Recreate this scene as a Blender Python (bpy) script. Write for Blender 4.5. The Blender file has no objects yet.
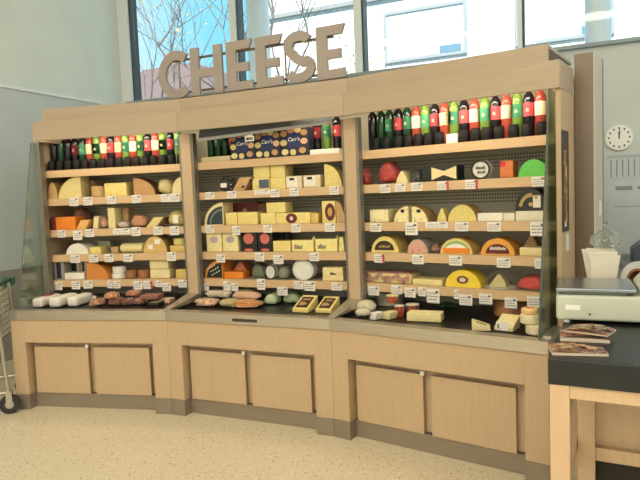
import bpy, bmesh, math, random
from mathutils import Vector, Matrix, noise
random.seed(7)
C = bpy.context.scene.collection
SC = bpy.context.scene

# ------------------------------------------------------------------ camera
def make_camera():
    f_px, pitch, roll, h = 587.8, math.radians(4.286), math.radians(-2.296), 1.4506
    fwd = Vector((0, math.cos(pitch), -math.sin(pitch)))
    right = Vector((1, 0, 0)); up = right.cross(fwd)
    r2 = right*math.cos(roll) + up*math.sin(roll)
    u2 = -right*math.sin(roll) + up*math.cos(roll)
    cd = bpy.data.cameras.new('camera'); cd.sensor_width = 36; cd.lens = f_px*36/640
    cd.clip_start = .05; cd.clip_end = 300
    co = bpy.data.objects.new('camera', cd); C.objects.link(co)
    m = Matrix((r2, u2, -fwd)).transposed().to_4x4(); m.translation = (0, 0, h)
    co.matrix_world = m
    SC.camera = co
make_camera()

# ------------------------------------------------------------------ view, world, sun, lights
SC.view_settings.view_transform = 'Standard'
SC.view_settings.look = 'None'
SC.view_settings.gamma = 1
SC.view_settings.use_curve_mapping = False
SC.view_settings.exposure = -0.10
ROOM = math.radians(-23.59)                       # the window wall runs along this direction
U = Vector((math.cos(ROOM), math.sin(ROOM), 0)); V = Vector((-U.y, U.x, 0))
def rw(ru, rv, z=0): return U*ru + V*rv + Vector((0, 0, z))

w = bpy.data.worlds.new('sky'); SC.world = w; w.use_nodes = True
nt = w.node_tree; nt.nodes.clear()
o = nt.nodes.new('ShaderNodeOutputWorld'); bg = nt.nodes.new('ShaderNodeBackground')
tc = nt.nodes.new('ShaderNodeTexCoord'); ns = nt.nodes.new('ShaderNodeTexNoise'); rp = nt.nodes.new('ShaderNodeValToRGB')
ns.inputs['Scale'].default_value = 3; ns.inputs['Detail'].default_value = 6
rp.color_ramp.elements[0].position = .45; rp.color_ramp.elements[0].color = (.27, .74, .95, 1)
rp.color_ramp.elements[1].position = .75; rp.color_ramp.elements[1].color = (.7, .92, 1, 1)
nt.links.new(tc.outputs['Generated'], ns.inputs['Vector']); nt.links.new(ns.outputs['Fac'], rp.inputs['Fac'])
nt.links.new(rp.outputs['Color'], bg.inputs['Color']); bg.inputs['Strength'].default_value = 1.25
nt.links.new(bg.outputs['Background'], o.inputs['Surface'])

def lamp(name, kind, energy, col, loc, rot=(0, 0, 0), size=None, size_y=None, **kw):
    l = bpy.data.lights.new(name, kind); l.energy = energy; l.color = col
    if size:
        l.shape = 'RECTANGLE'; l.size = size; l.size_y = size_y or size
    for k, v in kw.items(): setattr(l, k, v)
    ob = bpy.data.objects.new(name, l); C.objects.link(ob); ob.location = loc; ob.rotation_euler = rot
    return ob
sd = (V*.80 + U*-.18 + Vector((0, 0, -.72))).normalized()
so = lamp('sun', 'SUN', 9.0, (1, .96, .9), (0, 0, 20), angle=math.radians(.6))
so.rotation_euler = sd.to_track_quat('-Z', 'Y').to_euler()
WARM = (1, .87, .68)
for ru, rv, e in ((-3.4, -1.6, 80), (-1.5, -2.0, 80), (.4, -2.0, 80), (-1.6, -3.4, 80), (2.2, .2, 40)):
    lamp('ceiling_lamp', 'AREA', e, WARM, rw(ru, rv, 4.9), (0, 0, ROOM), 1.5, .6)
# added cool fill lights, unseen, behind and to the right of the camera
lamp('cool_fill', 'AREA', 75, (.92, .97, 1), rw(-.6, -4.1, 2.7), (math.radians(90), 0, ROOM), 7, 2.6)
lamp('cool_fill', 'AREA', 85, (.92, .97, 1), rw(4.1, 1.5, 3.4), (math.radians(90), 0, ROOM+math.pi/2), 5, 2.4)

# ------------------------------------------------------------------ materials
def lin(c):
    return tuple(((v/255)/12.92 if v/255 <= .04045 else ((v/255+.055)/1.055)**2.4) for v in c)
_m = {}
def mat(name, rgb, rough=.5, metal=0, var=.12, scale=12, spec=.5, stretch=None, bump=0, rgb2=None, mode='noise', emit=0, coat=0, sss=0):
    if name in _m: return _m[name]
    m = bpy.data.materials.new(name); m.use_nodes = True; _m[name] = m
    n = m.node_tree; b = n.nodes['Principled BSDF']
    c = lin(rgb); c2 = lin(rgb2) if rgb2 else tuple(v*(1-var) for v in c)
    t = n.nodes.new('ShaderNodeTexCoord'); mp = n.nodes.new('ShaderNodeMapping')
    mp.inputs['Scale'].default_value = stretch or (1, 1, 1)
    n.links.new(t.outputs['Object'], mp.inputs['Vector'])
    r = n.nodes.new('ShaderNodeValToRGB')
    r.color_ramp.elements[0].color = (*c2, 1); r.color_ramp.elements[1].color = (*c, 1)
    r.color_ramp.elements[0].position = .3; r.color_ramp.elements[1].position = .7
    if mode == 'spots':
        x = n.nodes.new('ShaderNodeTexVoronoi'); x.inputs['Scale'].default_value = scale
        r.color_ramp.elements[0].position = .18; r.color_ramp.elements[1].position = .26
        out = x.outputs['Distance']
    elif mode == 'checker':
        x = n.nodes.new('ShaderNodeTexChecker'); x.inputs['Scale'].default_value = scale; out = x.outputs['Fac']
    else:
        x = n.nodes.new('ShaderNodeTexNoise'); x.inputs['Scale'].default_value = scale; x.inputs['Detail'].default_value = 5
        out = x.outputs['Fac']
    n.links.new(mp.outputs['Vector'], x.inputs['Vector']); n.links.new(out, r.inputs['Fac'])
    n.links.new(r.outputs['Color'], b.inputs['Base Color'])
    b.inputs['Roughness'].default_value = rough; b.inputs['Metallic'].default_value = metal
    b.inputs['Specular IOR Level'].default_value = spec
    if coat: b.inputs['Coat Weight'].default_value = coat
    if bump:
        bp = n.nodes.new('ShaderNodeBump'); bp.inputs['Strength'].default_value = bump; bp.inputs['Distance'].default_value = .01
        n.links.new(out, bp.inputs['Height']); n.links.new(bp.outputs['Normal'], b.inputs['Normal'])
    if emit:
        b.inputs['Emission Color'].default_value = (*c, 1); b.inputs['Emission Strength'].default_value = emit
    return m
def clear(name, tint=(230, 240, 235), gloss=.12, rough=.08, bump=0, fres=.5):
    if name in _m: return _m[name]
    m = bpy.data.materials.new(name); m.use_nodes = True; _m[name] = m
    n = m.node_tree; n.nodes.clear()
    o = n.nodes.new('ShaderNodeOutputMaterial'); mx = n.nodes.new('ShaderNodeMixShader')
    tr = n.nodes.new('ShaderNodeBsdfTransparent'); gl = n.nodes.new('ShaderNodeBsdfGlossy')
    tr.inputs['Color'].default_value = (*lin(tint), 1); gl.inputs['Roughness'].default_value = rough
    gl.inputs['Color'].default_value = (.9, .95, .93, 1)
    lw = n.nodes.new('ShaderNodeLayerWeight'); lw.inputs['Blend'].default_value = .25
    ml = n.nodes.new('ShaderNodeMath'); ml.operation = 'MULTIPLY_ADD'; ml.inputs[1].default_value = fres; ml.inputs[2].default_value = gloss
    n.links.new(lw.outputs['Fresnel'], ml.inputs[0]); n.links.new(ml.outputs[0], mx.inputs['Fac'])
    n.links.new(tr.outputs[0], mx.inputs[1]); n.links.new(gl.outputs[0], mx.inputs[2]); n.links.new(mx.outputs[0], o.inputs['Surface'])
    if bump:
        x = n.nodes.new('ShaderNodeTexNoise'); x.inputs['Scale'].default_value = 60
        bp = n.nodes.new('ShaderNodeBump'); bp.inputs['Strength'].default_value = bump; bp.inputs['Distance'].default_value = .01
        n.links.new(x.outputs['Fac'], bp.inputs['Height']); n.links.new(bp.outputs['Normal'], gl.inputs['Normal'])
    return m
wood = mat('maple veneer', (194, 167, 134), .42, var=.1, scale=5, stretch=(22, 22, 1))
woodh = mat('maple veneer painted flare', (178, 158, 134), .42, var=.1, scale=5, stretch=(1, 22, 22))  # upper veneer greyed to paint in cool window light and flare
shelfwood = mat('shelf wood', (210, 176, 134), .5, var=.14, scale=6, stretch=(1, 20, 20))
steel = mat('brushed steel', (196, 188, 174), .34, metal=.8, var=.12, scale=8, stretch=(1, 40, 40))
kick = mat('kick steel', (150, 138, 122), .45, metal=.4, var=.12, scale=8, stretch=(1, 30, 30))
trimmetal = mat('grey post trim', (140, 134, 124), .4, metal=.6, var=.08)
trayblack = mat('black deck tray', (26, 24, 24), .3, var=.3)
shelfgrey = mat('shelf deck', (178, 164, 142), .5, var=.1)
white = mat('white enamel', (235, 235, 230), .4, var=.03)
glass = clear('clear pane', (252, 254, 254), .01, .02, 0, .06)
endglass = clear('end pane', (240, 244, 240), .03, .05, 0, .2)
endglass2 = clear('right end pane', (206, 216, 204), .22, .16, 0, .35)
wrapm = clear('cling film', (252, 252, 250), .12, .16, 1.0, .35)
gapshade = mat('painted cavity shade', (40, 34, 28), .8)

def perforated():
    m = bpy.data.materials.new('perforated back'); m.use_nodes = True
    n = m.node_tree; b = n.nodes['Principled BSDF']
    t = n.nodes.new('ShaderNodeTexCoord'); sp = n.nodes.new('ShaderNodeSeparateXYZ'); n.links.new(t.outputs['Object'], sp.inputs[0])
    def mth(op, a, v):
        k = n.nodes.new('ShaderNodeMath'); k.operation = op
        if hasattr(a, 'links'): n.links.new(a, k.inputs[0])
        else: k.inputs[0].default_value = a
        if hasattr(v, 'links'): n.links.new(v, k.inputs[1])
        else: k.inputs[1].default_value = v
        return k.outputs[0]
    sx = mth('GREATER_THAN', mth('FRACT', mth('MULTIPLY', sp.outputs['X'], 55), 0), .4)
    sz = mth('GREATER_THAN', mth('FRACT', mth('MULTIPLY', sp.outputs['Z'], 45), 0), .5)
    band = mth('LESS_THAN', mth('FRACT', mth('MULTIPLY', mth('SUBTRACT', sp.outputs['Z'], 1.365), 4.4), 0), .36)
    hole = mth('MULTIPLY', mth('MULTIPLY', mth('MULTIPLY', sx, sz), band), mth('GREATER_THAN', sp.outputs['Z'], 1.3))
    mx = n.nodes.new('ShaderNodeMix'); mx.data_type = 'RGBA'; n.links.new(hole, mx.inputs[0])
    mx.inputs[6].default_value = (*lin((200, 192, 170)), 1); mx.inputs[7].default_value = (*lin((104, 96, 82)), 1)
    n.links.new(mx.outputs[2], b.inputs['Base Color']); b.inputs['Roughness'].default_value = .5
    return m
perf = perforated()

def print_mat(name, cols, scale):
    m = mat(name, cols[0], .35, scale=scale)
    n = m.node_tree; r = [k for k in n.nodes if k.type == 'VALTORGB'][0]; x = [k for k in n.nodes if k.type == 'TEX_NOISE'][0]
    x.inputs['Detail'].default_value = 1.5; r.color_ramp.interpolation = 'CONSTANT'
    e = r.color_ramp.elements
    e[0].position = 0; e[0].color = (*lin(cols[0]), 1); e[1].position = .40; e[1].color = (*lin(cols[1]), 1)
    for i, c in enumerate(cols[2:]):
        k = e.new(.40 + .20*(i+1)/(len(cols)-1)); k.color = (*lin(c), 1)
    return m
# albedo of the goods
PAL = dict(tan=(196,158,104), tan2=(190,146,96), tan3=(214,176,104), tan4=(190,150,98), rindtan=(176,140,86), cream=(232,214,160), cream2=(224,204,140),
 cream3=(230,214,154), brown=(110,66,40), brown2=(150,104,62), brown3=(160,100,66), holey=(226,204,124), darkred=(100,26,24), orange=(232,132,30), orange2=(220,140,60), orange3=(230,162,62),
 salmon=(206,130,98), salmon2=(222,150,110), paleorange=(232,180,104), pink=(206,150,120), pinkwhite=(226,206,188), yellowgreen=(222,206,116), white=(236,230,216), offwhite=(226,220,196),
 white2=(240,236,222), grey_green=(170,170,140), yellow2=(220,188,100), yellow3=(222,204,124), boxgrey=(150,150,140), boxwhite=(214,210,196), navy=(34,32,52), orangebrown=(212,134,62), ham=(206,140,96), ham2=(222,178,148),
 sausage=(220,150,84), slabpink=(236,196,160), salami=(200,126,106), salami2=(146,92,82), salami3=(176,124,96), trayp=(52,36,30), red=(190,60,50), grey=(120,118,116), black=(24,22,24), black2=(30,30,34), butter=(232,210,132), butterpale=(238,224,148), bluegrey=(78,92,112), boxcream=(224,206,168),
 teal=(42,60,62), maroon=(104,30,26), gold=(190,160,90), boxbrown=(120,80,44), palebox=(236,220,160), lilac=(176,160,170), palered=(206,110,96), darkblue=(40,50,70), salmonorange=(226,132,82), darkgreen=(110,122,98), whitegrey=(214,212,202), greygreen=(146,150,130),
 salmonpale=(226,178,142), greenwhite=(206,222,176), red2=(206,40,40), blackgreen=(26,34,30), orangewrap=(214,120,66), green=(96,196,76), speckle=(232,220,168), blackwax=(26,24,22), darkbrown=(56,38,28), pinkspeck=(214,160,140), pinkspeck2=(170,110,96), greywrap=(170,166,154),
 palegreen=(160,186,120), maroon2=(96,24,30), yellowbright=(240,210,60), red3=(226,76,66), clear=(226,226,216), creamwrap=(242,234,206), sauce=(176,62,24), sauce2=(206,90,40), leaf=(60,100,48), bark=(184,128,86), whitecream=(238,224,184), creamtop=(236,200,140), cardboard=(206,190,150))
SPOT = dict(holey=((186,146,70), 42), speckle=((140,150,104), 50), salami=((214,160,140), 46), salami2=((150,96,90), 46), salami3=((200,160,130), 46), pinkspeck=((140,60,60), 46), pinkspeck2=((120,50,50), 90), bark=((90,54,30), 50), salmonpale=((236,206,180), 70), ham=((240,206,176), 34), ham2=((240,214,190), 34), sausage=((240,206,150), 30), slabpink=((200,90,70), 26))
def gm(k):
    if 'g_'+k in _m: return _m['g_'+k]
    c = PAL[k]
    if k in SPOT: return mat('g_'+k, c, .5, scale=SPOT[k][1], rgb2=SPOT[k][0], mode='spots')
    gl = k in ('red', 'red2', 'red3', 'black2', 'sauce', 'blackwax', 'green')
    return mat('g_'+k, c, .3 if gl else .55, var=.14, scale=30, bump=.08 if not gl else 0)

# ------------------------------------------------------------------ mesh helpers
def box(bm, x0, x1, y0, y1, z0, z1):
    v = [bm.verts.new(p) for p in ((x0,y0,z0),(x1,y0,z0),(x1,y1,z0),(x0,y1,z0),(x0,y0,z1),(x1,y0,z1),(x1,y1,z1),(x0,y1,z1))]
    for f in ((3,2,1,0),(4,5,6,7),(0,1,5,4),(1,2,6,5),(2,3,7,6),(3,0,4,7)): bm.faces.new([v[i] for i in f])
    return v
def prism_y(bm, poly, y0, y1):           # polygon in x,z (counter-clockwise seen from the front), extruded back
    a = [bm.verts.new((x, y0, z)) for x, z in poly]; b = [bm.verts.new((x, y1, z)) for x, z in poly]
    n = len(poly); bm.faces.new(a); bm.faces.new(b[::-1])
    for i in range(n): bm.faces.new((a[i], b[i], b[(i+1) % n], a[(i+1) % n]))
def prism_z(bm, poly, z0, z1):
    a = [bm.verts.new((x, y, z0)) for x, y in poly]; b = [bm.verts.new((x, y, z1)) for x, y in poly]
    n = len(poly); bm.faces.new(a[::-1]); bm.faces.new(b)
    for i in range(n): bm.faces.new((a[i], a[(i+1) % n], b[(i+1) % n], b[i]))
def strip(bm, pts_out, pts_in, y0, y1):  # ribbon between two outlines in x,z with depth
    n = len(pts_out)
    L = [[bm.verts.new((p[0], y, p[1])) for p in q] for q in (pts_out, pts_in) for y in (y0, y1)]
    of, ob, jf, jb = L
    for i in range(n-1):
        bm.faces.new((of[i], of[i+1], jf[i+1], jf[i])); bm.faces.new((ob[i+1], ob[i], jb[i], jb[i+1]))
        bm.faces.new((of[i+1], of[i], ob[i], ob[i+1])); bm.faces.new((jf[i], jf[i+1], jb[i+1], jb[i]))
    bm.faces.new((of[0], jf[0], jb[0], ob[0])); bm.faces.new((of[-1], ob[-1], jb[-1], jf[-1]))
def lathe(bm, prof, cx=0, cy=0, n=20, z=0):
    rings = []
    for r, h in prof:
        rings.append([bm.verts.new((cx+r*math.cos(2*math.pi*i/n), cy+r*math.sin(2*math.pi*i/n), z+h)) for i in range(n)])
    for a, b in zip(rings, rings[1:]):
        for i in range(n): bm.faces.new((a[i], a[(i+1) % n], b[(i+1) % n], b[i]))
    bm.faces.new(rings[0][::-1]); bm.faces.new(rings[-1])
def tube(bm, pts, r, n=8):
    pts = [Vector(p) for p in pts]; rings = []
    rr = r if isinstance(r, (list, tuple)) else [r]*len(pts)
    for i, p in enumerate(pts):
        t = (pts[min(i+1, len(pts)-1)] - pts[max(i-1, 0)]).normalized()
        a = t.cross(Vector((0, 0, 1)) if abs(t.z) < .9 else Vector((1, 0, 0))).normalized(); b = t.cross(a)
        rings.append([bm.verts.new(p + (a*math.cos(2*math.pi*k/n) + b*math.sin(2*math.pi*k/n))*rr[i]) for k in range(n)])
    for a, b in zip(rings, rings[1:]):
        for k in range(n): bm.faces.new((a[k], a[(k+1) % n], b[(k+1) % n], b[k]))
    bm.faces.new(rings[0][::-1]); bm.faces.new(rings[-1])
def obj(name, bm, m, parent=None, smooth=False, bev=0, seg=2):
    if bev: bmesh.ops.bevel(bm, geom=bm.edges[:], offset=bev, segments=3 if bev > .012 else seg, affect='EDGES', profile=.6, clamp_overlap=True)
    bmesh.ops.recalc_face_normals(bm, faces=bm.faces[:])
    me = bpy.data.meshes.new(name); bm.to_mesh(me); bm.free(); me.materials.append(m)
    if smooth:
        for p in me.polygons: p.use_smooth = True
        if smooth != 'all':
            try: me.set_sharp_from_angle(angle=math.radians(40))
            except Exception: pass
    ob = bpy.data.objects.new(name, me); C.objects.link(ob)
    if parent: ob.parent = parent
    return ob
def tag(o, label, cat, group=None):
    o['label'] = label; o['category'] = cat
    if group: o['group'] = group
    return o
def empty(name, loc=(0, 0, 0), rz=0):
    e = bpy.data.objects.new(name, None); C.objects.link(e); e.location = loc; e.rotation_euler = (0, 0, rz); return e
def dup(o, parent=None):
    c = o.copy(); C.objects.link(c); c.parent = parent
    for ch in list(o.children): dup(ch, c)
    return c
def struct(o): o['kind'] = 'structure'; return o
def nb(): return bmesh.new()
def bx(name, m, x0, x1, y0, y1, z0, z1, parent=None, bev=0):
    b = nb(); box(b, x0, x1, y0, y1, z0, z1); return obj(name, b, m, parent, bev=bev)
def text(name, s, size, m, parent, loc, rot=(math.pi/2, 0, 0), depth=.0008, align='CENTER', shear=0):
    cu = bpy.data.curves.new(name, 'FONT'); cu.body = s; cu.size = size; cu.extrude = depth; cu.align_x = align; cu.align_y = 'CENTER'; cu.shear = shear; cu.offset = size*.012
    t = bpy.data.objects.new(name, cu); C.objects.link(t)
    me = bpy.data.meshes.new_from_object(t.evaluated_get(bpy.context.evaluated_depsgraph_get()))
    bpy.data.objects.remove(t); me.materials.clear(); me.materials.append(m)
    ob = bpy.data.objects.new(name, me); C.objects.link(ob); ob.parent = parent; ob.location = loc; ob.rotation_euler = rot
    return ob

# ------------------------------------------------------------------ the room (room axes: ru along the window wall, rv towards it)
def room(name, m, x0, x1, y0, y1, z0, z1, bev=0):
    o = bx(name, m, x0, x1, y0, y1, z0, z1, bev=bev); o.rotation_euler.z = ROOM; return struct(o)
plaster = mat('grey green plaster', (222, 226, 216), .85, var=.06, scale=3)
paint = mat('blue grey paint', (204, 210, 208), .75, var=.05, scale=3)
ceilm = mat('ceiling paint', (226, 222, 210), .9, var=.03)
def terrazzo():
    m = mat('terrazzo', (218, 206, 178), .32, scale=1.2, var=.06)
    n = m.node_tree; b = n.nodes['Principled BSDF']; src = b.inputs['Base Color'].links[0].from_socket
    t = n.nodes.new('ShaderNodeTexCoord')
    col = src
    for sc_, thr, c in ((22, .13, (96, 86, 66)), (34, .16, (240, 232, 208)), (60, .26, (170, 152, 116))):
        v = n.nodes.new('ShaderNodeTexVoronoi'); v.inputs['Scale'].default_value = sc_; n.links.new(t.outputs['Object'], v.inputs['Vector'])
        k = n.nodes.new('ShaderNodeMath'); k.operation = 'LESS_THAN'; k.inputs[1].default_value = thr; n.links.new(v.outputs['Distance'], k.inputs[0])
        k2 = n.nodes.new('ShaderNodeMath'); k2.operation = 'MULTIPLY'; k2.inputs[1].default_value = .7; n.links.new(k.outputs[0], k2.inputs[0])
        mx = n.nodes.new('ShaderNodeMix'); mx.data_type = 'RGBA'; n.links.new(k2.outputs[0], mx.inputs[0]); n.links.new(col, mx.inputs[6]); mx.inputs[7].default_value = (*lin(c), 1)
        col = mx.outputs[2]
    n.links.new(col, b.inputs['Base Color']); return m
FL, FR, FB, FF = -5.0, 4.2, -4.2, 5.74
room('floor', terrazzo(), FL-.3, FR+.2, FB-.2, FF+.3, -.1, 0)
room('ceiling', ceilm, FL-.4, FR+.3, FB-.3, FF+.4, 5.2, 5.4)
room('wall_left', plaster, FL-.26, FL-.06, FB-.2, FF+.3, 0, 5.2)
room('trim_1', paint, FL-.059, FL, FB, FF-.002, .86, 2.60)
room('trim_2', white, FL-.059, FL+.015, FB, FF-.002, 2.601, 2.63)
room('trim_3', mat('grey bumper panel', (158, 152, 140), .6, var=.1), FL-.059, FL+.02, FB, FF-.002, .0, .859)
room('wall_right', plaster, FR, FR+.2, FB-.2, FF+.3, 0, 5.2)
room('wall_back', plaster, FL-.3, FR+.2, FB-.2, FB, 0, 5.2)
room('wall_front', paint, FL, FR, FF, FF+.2, 0, 2.64)
room('trim_4', mat('sill paint', (150, 164, 170), .6, var=.04), FL+.02, FR, FF-.05, FF+.1, 2.641, 2.672)
room('trim_5', white, -.235, -.19, FF-.12, FF-.051, 2.56, 2.672, bev=.015)
mull = mat('pale window frame', (232, 238, 236), .4, var=.04); mulld = mat('dark gasket', (44, 58, 62), .5)
MU = [-4.86, -3.42, -1.965, -.453, 1.0, 2.45, 3.9]
room('window_1', mull, FL-.06, FL+.09, FF, FF+.16, 2.673, 5.2)
for i, x in enumerate(MU):
    if i: room('window_%d' % (2*i+1), mull, x-.075 if i < 3 else x-.02, x+.0 if i < 3 else x+.02, FF, FF+.16, 2.673, 5.2)
    a = x + (.0 if i and i < 3 else .02 if i else -.05)
    room('window_%d' % (2*i+2), mulld, a+.001, a+.016, FF+.03, FF+.16, 2.673, 5.2)
    if i < len(MU)-1: room('window_%d' % (20+i), glass, a+.017, MU[i+1]-.076, FF+.09, FF+.1, 2.673, 5.2)

# ------------------------------------------------------------------ outside the windows
room('ground', mat('pavement', (150, 146, 140), .9), -60, 60, FF+.4, 80, -.2, -.1)
def brick():
    m = bpy.data.materials.new('pale brick'); m.use_nodes = True; n = m.node_tree; b = n.nodes['Principled BSDF']
    t = n.nodes.new('ShaderNodeTexCoord'); mp = n.nodes.new('ShaderNodeMapping'); mp.inputs['Rotation'].default_value = (math.pi/2, 0, 0)
    k = n.nodes.new('ShaderNodeTexBrick'); k.inputs['Scale'].default_value = 2.2; k.inputs['Color1'].default_value = (.74, .72, .70, 1); k.inputs['Color2'].default_value = (.66, .65, .64, 1)
    k.inputs['Mortar'].default_value = (.42, .44, .46, 1); k.inputs['Mortar Size'].default_value = .02
    n.links.new(t.outputs['Object'], mp.inputs['Vector']); n.links.new(mp.outputs['Vector'], k.inputs['Vector']); n.links.new(k.outputs['Color'], b.inputs['Base Color']); b.inputs['Roughness'].default_value = .9
    return m
fb = tag(empty('brick_building', rw(0, 20, 0), ROOM), 'pale sunlit brick building seen through the windows on the right', 'building')
bx('wall', brick(), -11.2, 14, 0, 8, -.1, 13, fb)
conc = mat('grey band', (150, 152, 152), .9)
for z in (8.05, 10.2, 5.2): bx('ledge', conc, -11.25, 14.05, -.14, -.001, z, z+.14, fb)
frm = mat('grey window frame', (150, 156, 160), .6); pane = mat('pale blinds', (214, 218, 220), .7); pane_low = mat('blue pane', (110, 140, 160), .2)
for x in (-6.0, -1.7, 2.6, 6.9):
    fr = nb()
    box(fr, x, x+2.8, -.1, -.001, 7.5, 7.6); box(fr, x, x+2.8, -.1, -.001, 5.9, 6.0); box(fr, x, x+.1, -.1, -.001, 6.0, 7.5); box(fr, x+2.7, x+2.8, -.1, -.001, 6.0, 7.5)
    wf = obj('window', fr, frm, fb)
    bx('pane', pane, x+.1, x+2.7, -.05, -.001, 6.0, 7.5, wf); bx('blind_gap', pane_low, x+1.9, x+2.6, -.07, -.051, 6.02, 6.25, wf)
colm = mat('blue white column', (238, 242, 246), .5, var=.04)
for ru, lab in ((-3.66, 'round pale column outside behind the sign letters'), (.218, 'round pale column outside above the right wall')):
    b = nb(); lathe(b, [(.143, 0), (.143, 9)], n=28)
    c = obj('outdoor_column', b, colm, smooth=True); c.location = rw(ru, 6.7, -.1)
    if ru > 0: c.scale = (.85, .85, 1)
    tag(c, lab, 'column', 'columns outside the windows')
    b = nb(); lathe(b, [(.18, 0), (.18, .25)], n=28); obj('collar', b, conc, c, smooth=True)
hs = tag(empty('distant_house', rw(-20.2, 27, -.1), ROOM), 'distant pink roofed house seen through the left window', 'house')
bx('wall', mat('house wall', (190, 186, 184), .9), -3.4, 3.2, 0, 5, 0, 6.6, hs)
b = nb(); prism_y(b, [(-3.8, 6.6), (3.6, 6.6), (1.6, 8.9), (-1.8, 8.9)], -.3, 5.3); obj('roof', b, mat('pink roof', (134, 114, 112), .9), hs)
bx('chimney', mat('chimney brick', (170, 140, 130), .9), -1.2, -.5, 1, 1.7, 8.9, 10, hs)
for x in (-2.2, .0, 1.8): bx('window', pane_low, x, x+.8, -.05, -.001, 4.2, 5.7, hs)

bark = mat('haze lightened bark', (124, 114, 110), .9, var=.3, scale=20); leafm = mat('autumn leaves', (196, 170, 110), .8, var=.4, scale=3)  # bark lightened to paint in distance haze
def tree(ru, rv, H, seed, label, lean):
    rnd = random.Random(seed)
    root = tag(empty('bare_tree', rw(ru, rv, -.1), ROOM), label, 'tree', 'trees outside the left windows')
    tips = []
    wb = nb()
    def grow(bm, p, d, L, r, lev):
        pts = [p]; q = p.copy(); dd = d.copy()
        for i in range(5):
            dd = (dd + Vector((rnd.uniform(-.16, .16), rnd.uniform(-.16, .16), rnd.uniform(-.02, .12)))).normalized()
            q = q + dd*(L/5); pts.append(q.copy())
        tube(bm, pts, [r*(1-.12*i) for i in range(6)], 6 if lev < 2 else 4)
        if lev >= 4: tips.append(q); return
        for k in range(3):
            t = pts[rnd.choice((2, 3, 4, 5))]
            ax = Vector((rnd.uniform(-1, 1), rnd.uniform(-1, 1), rnd.uniform(-.1, .9))).normalized()
            grow(bm, t, (dd*.7 + ax*.85).normalized(), L*rnd.uniform(.6, .8), r*.5, lev+1)
    tb = nb(); tube(tb, [(0, 0, 0), (.05, 0, H*.14), (.02, .05, H*.28)], [.15, .13, .11], 10)
    obj('trunk', tb, bark, root, smooth=True)
    for k in range(4):
        a = k*1.57 + .5
        grow(wb, Vector((.02, .05, H*.27)), Vector((math.cos(a)*.6 + lean, math.sin(a)*.35, 1)).normalized(), H*.40, .042, 1)
    obj('branches', wb, bark, root, smooth=True)
    lb = nb()
    for t in tips:
        for k in range(5 if H < 6 else 2):
            c = t + Vector((rnd.gauss(0, .22), rnd.gauss(0, .22), rnd.gauss(0, .22))); s = rnd.uniform(.03, .06)
            a = Vector((rnd.gauss(0, 1), rnd.gauss(0, 1), rnd.gauss(0, 1))).normalized(); e = a.orthogonal().normalized()
            lb.faces.new([lb.verts.new(c + a*s), lb.verts.new(c + e*s*.6), lb.verts.new(c - a*s), lb.verts.new(c - e*s*.6)])
    l = obj('leaves', lb, leafm, root); l['kind'] = 'stuff'
tree(-5.7, 9.6, 7.2, 3, 'bare branching tree seen through the left window behind the first sign letters', .1)
tree(-11.2, 13.5, 8.4, 11, 'second bare tree further back left of the column outside', .25)
tree(-7.6, 17.2, 5.6, 5, 'leafy low tree in front of the pale brick building', 0)

# ------------------------------------------------------------------ the three bays of the cheese case
P = [(-2.242, 4.167), (-1.059, 3.932), (.043, 3.450), (1.065, 2.744)]
ANG = [math.atan2(P[i+1][1]-P[i][1], P[i+1][0]-P[i][0]) for i in range(3)]
WID = [math.dist(P[i], P[i+1]) for i in range(3)]
HB = [0, (ANG[0]-ANG[1])/2, (ANG[1]-ANG[2])/2, 0]
def world(b, s, d, z=0):
    return Vector((P[b][0] + s*math.cos(ANG[b]) - d*math.sin(ANG[b]), P[b][1] + s*math.sin(ANG[b]) + d*math.cos(ANG[b]), z))
def sl(b, d, ins=0): return ins if b == 0 else -d*math.tan(HB[b]) + .0008
def sr(b, d, ins=0): return WID[b]-ins if b == 2 else WID[b] + d*math.tan(HB[b+1]) - .0008
def plank(bm, b, d0, d1, z0, z1, il=0, ir=0, cl=0, cr=0):
    prism_z(bm, [(sl(b, d0, il)+cl, d0), (sr(b, d0, ir)-cr, d0), (sr(b, d1, ir)-cr, d1), (sl(b, d1, il)+cl, d1)], z0, z1)
ZS = [1.729, 1.510, 1.265, 1.070, .871]
LAB = ['left', 'middle', 'right']
def pl(name, m, b, d0, d1, z0, z1, parent, il=0, ir=0, cl=0, cr=0, bev=0):
    q = nb(); plank(q, b, d0, d1, z0, z1, il, ir, cl, cr); return obj(name, q, m, parent, bev=bev)
creamback = mat('cream back panel', (240, 232, 206), .6, var=.03)
tubem = mat('lamp tube', (255, 244, 220), .5, emit=2.0)
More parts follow.
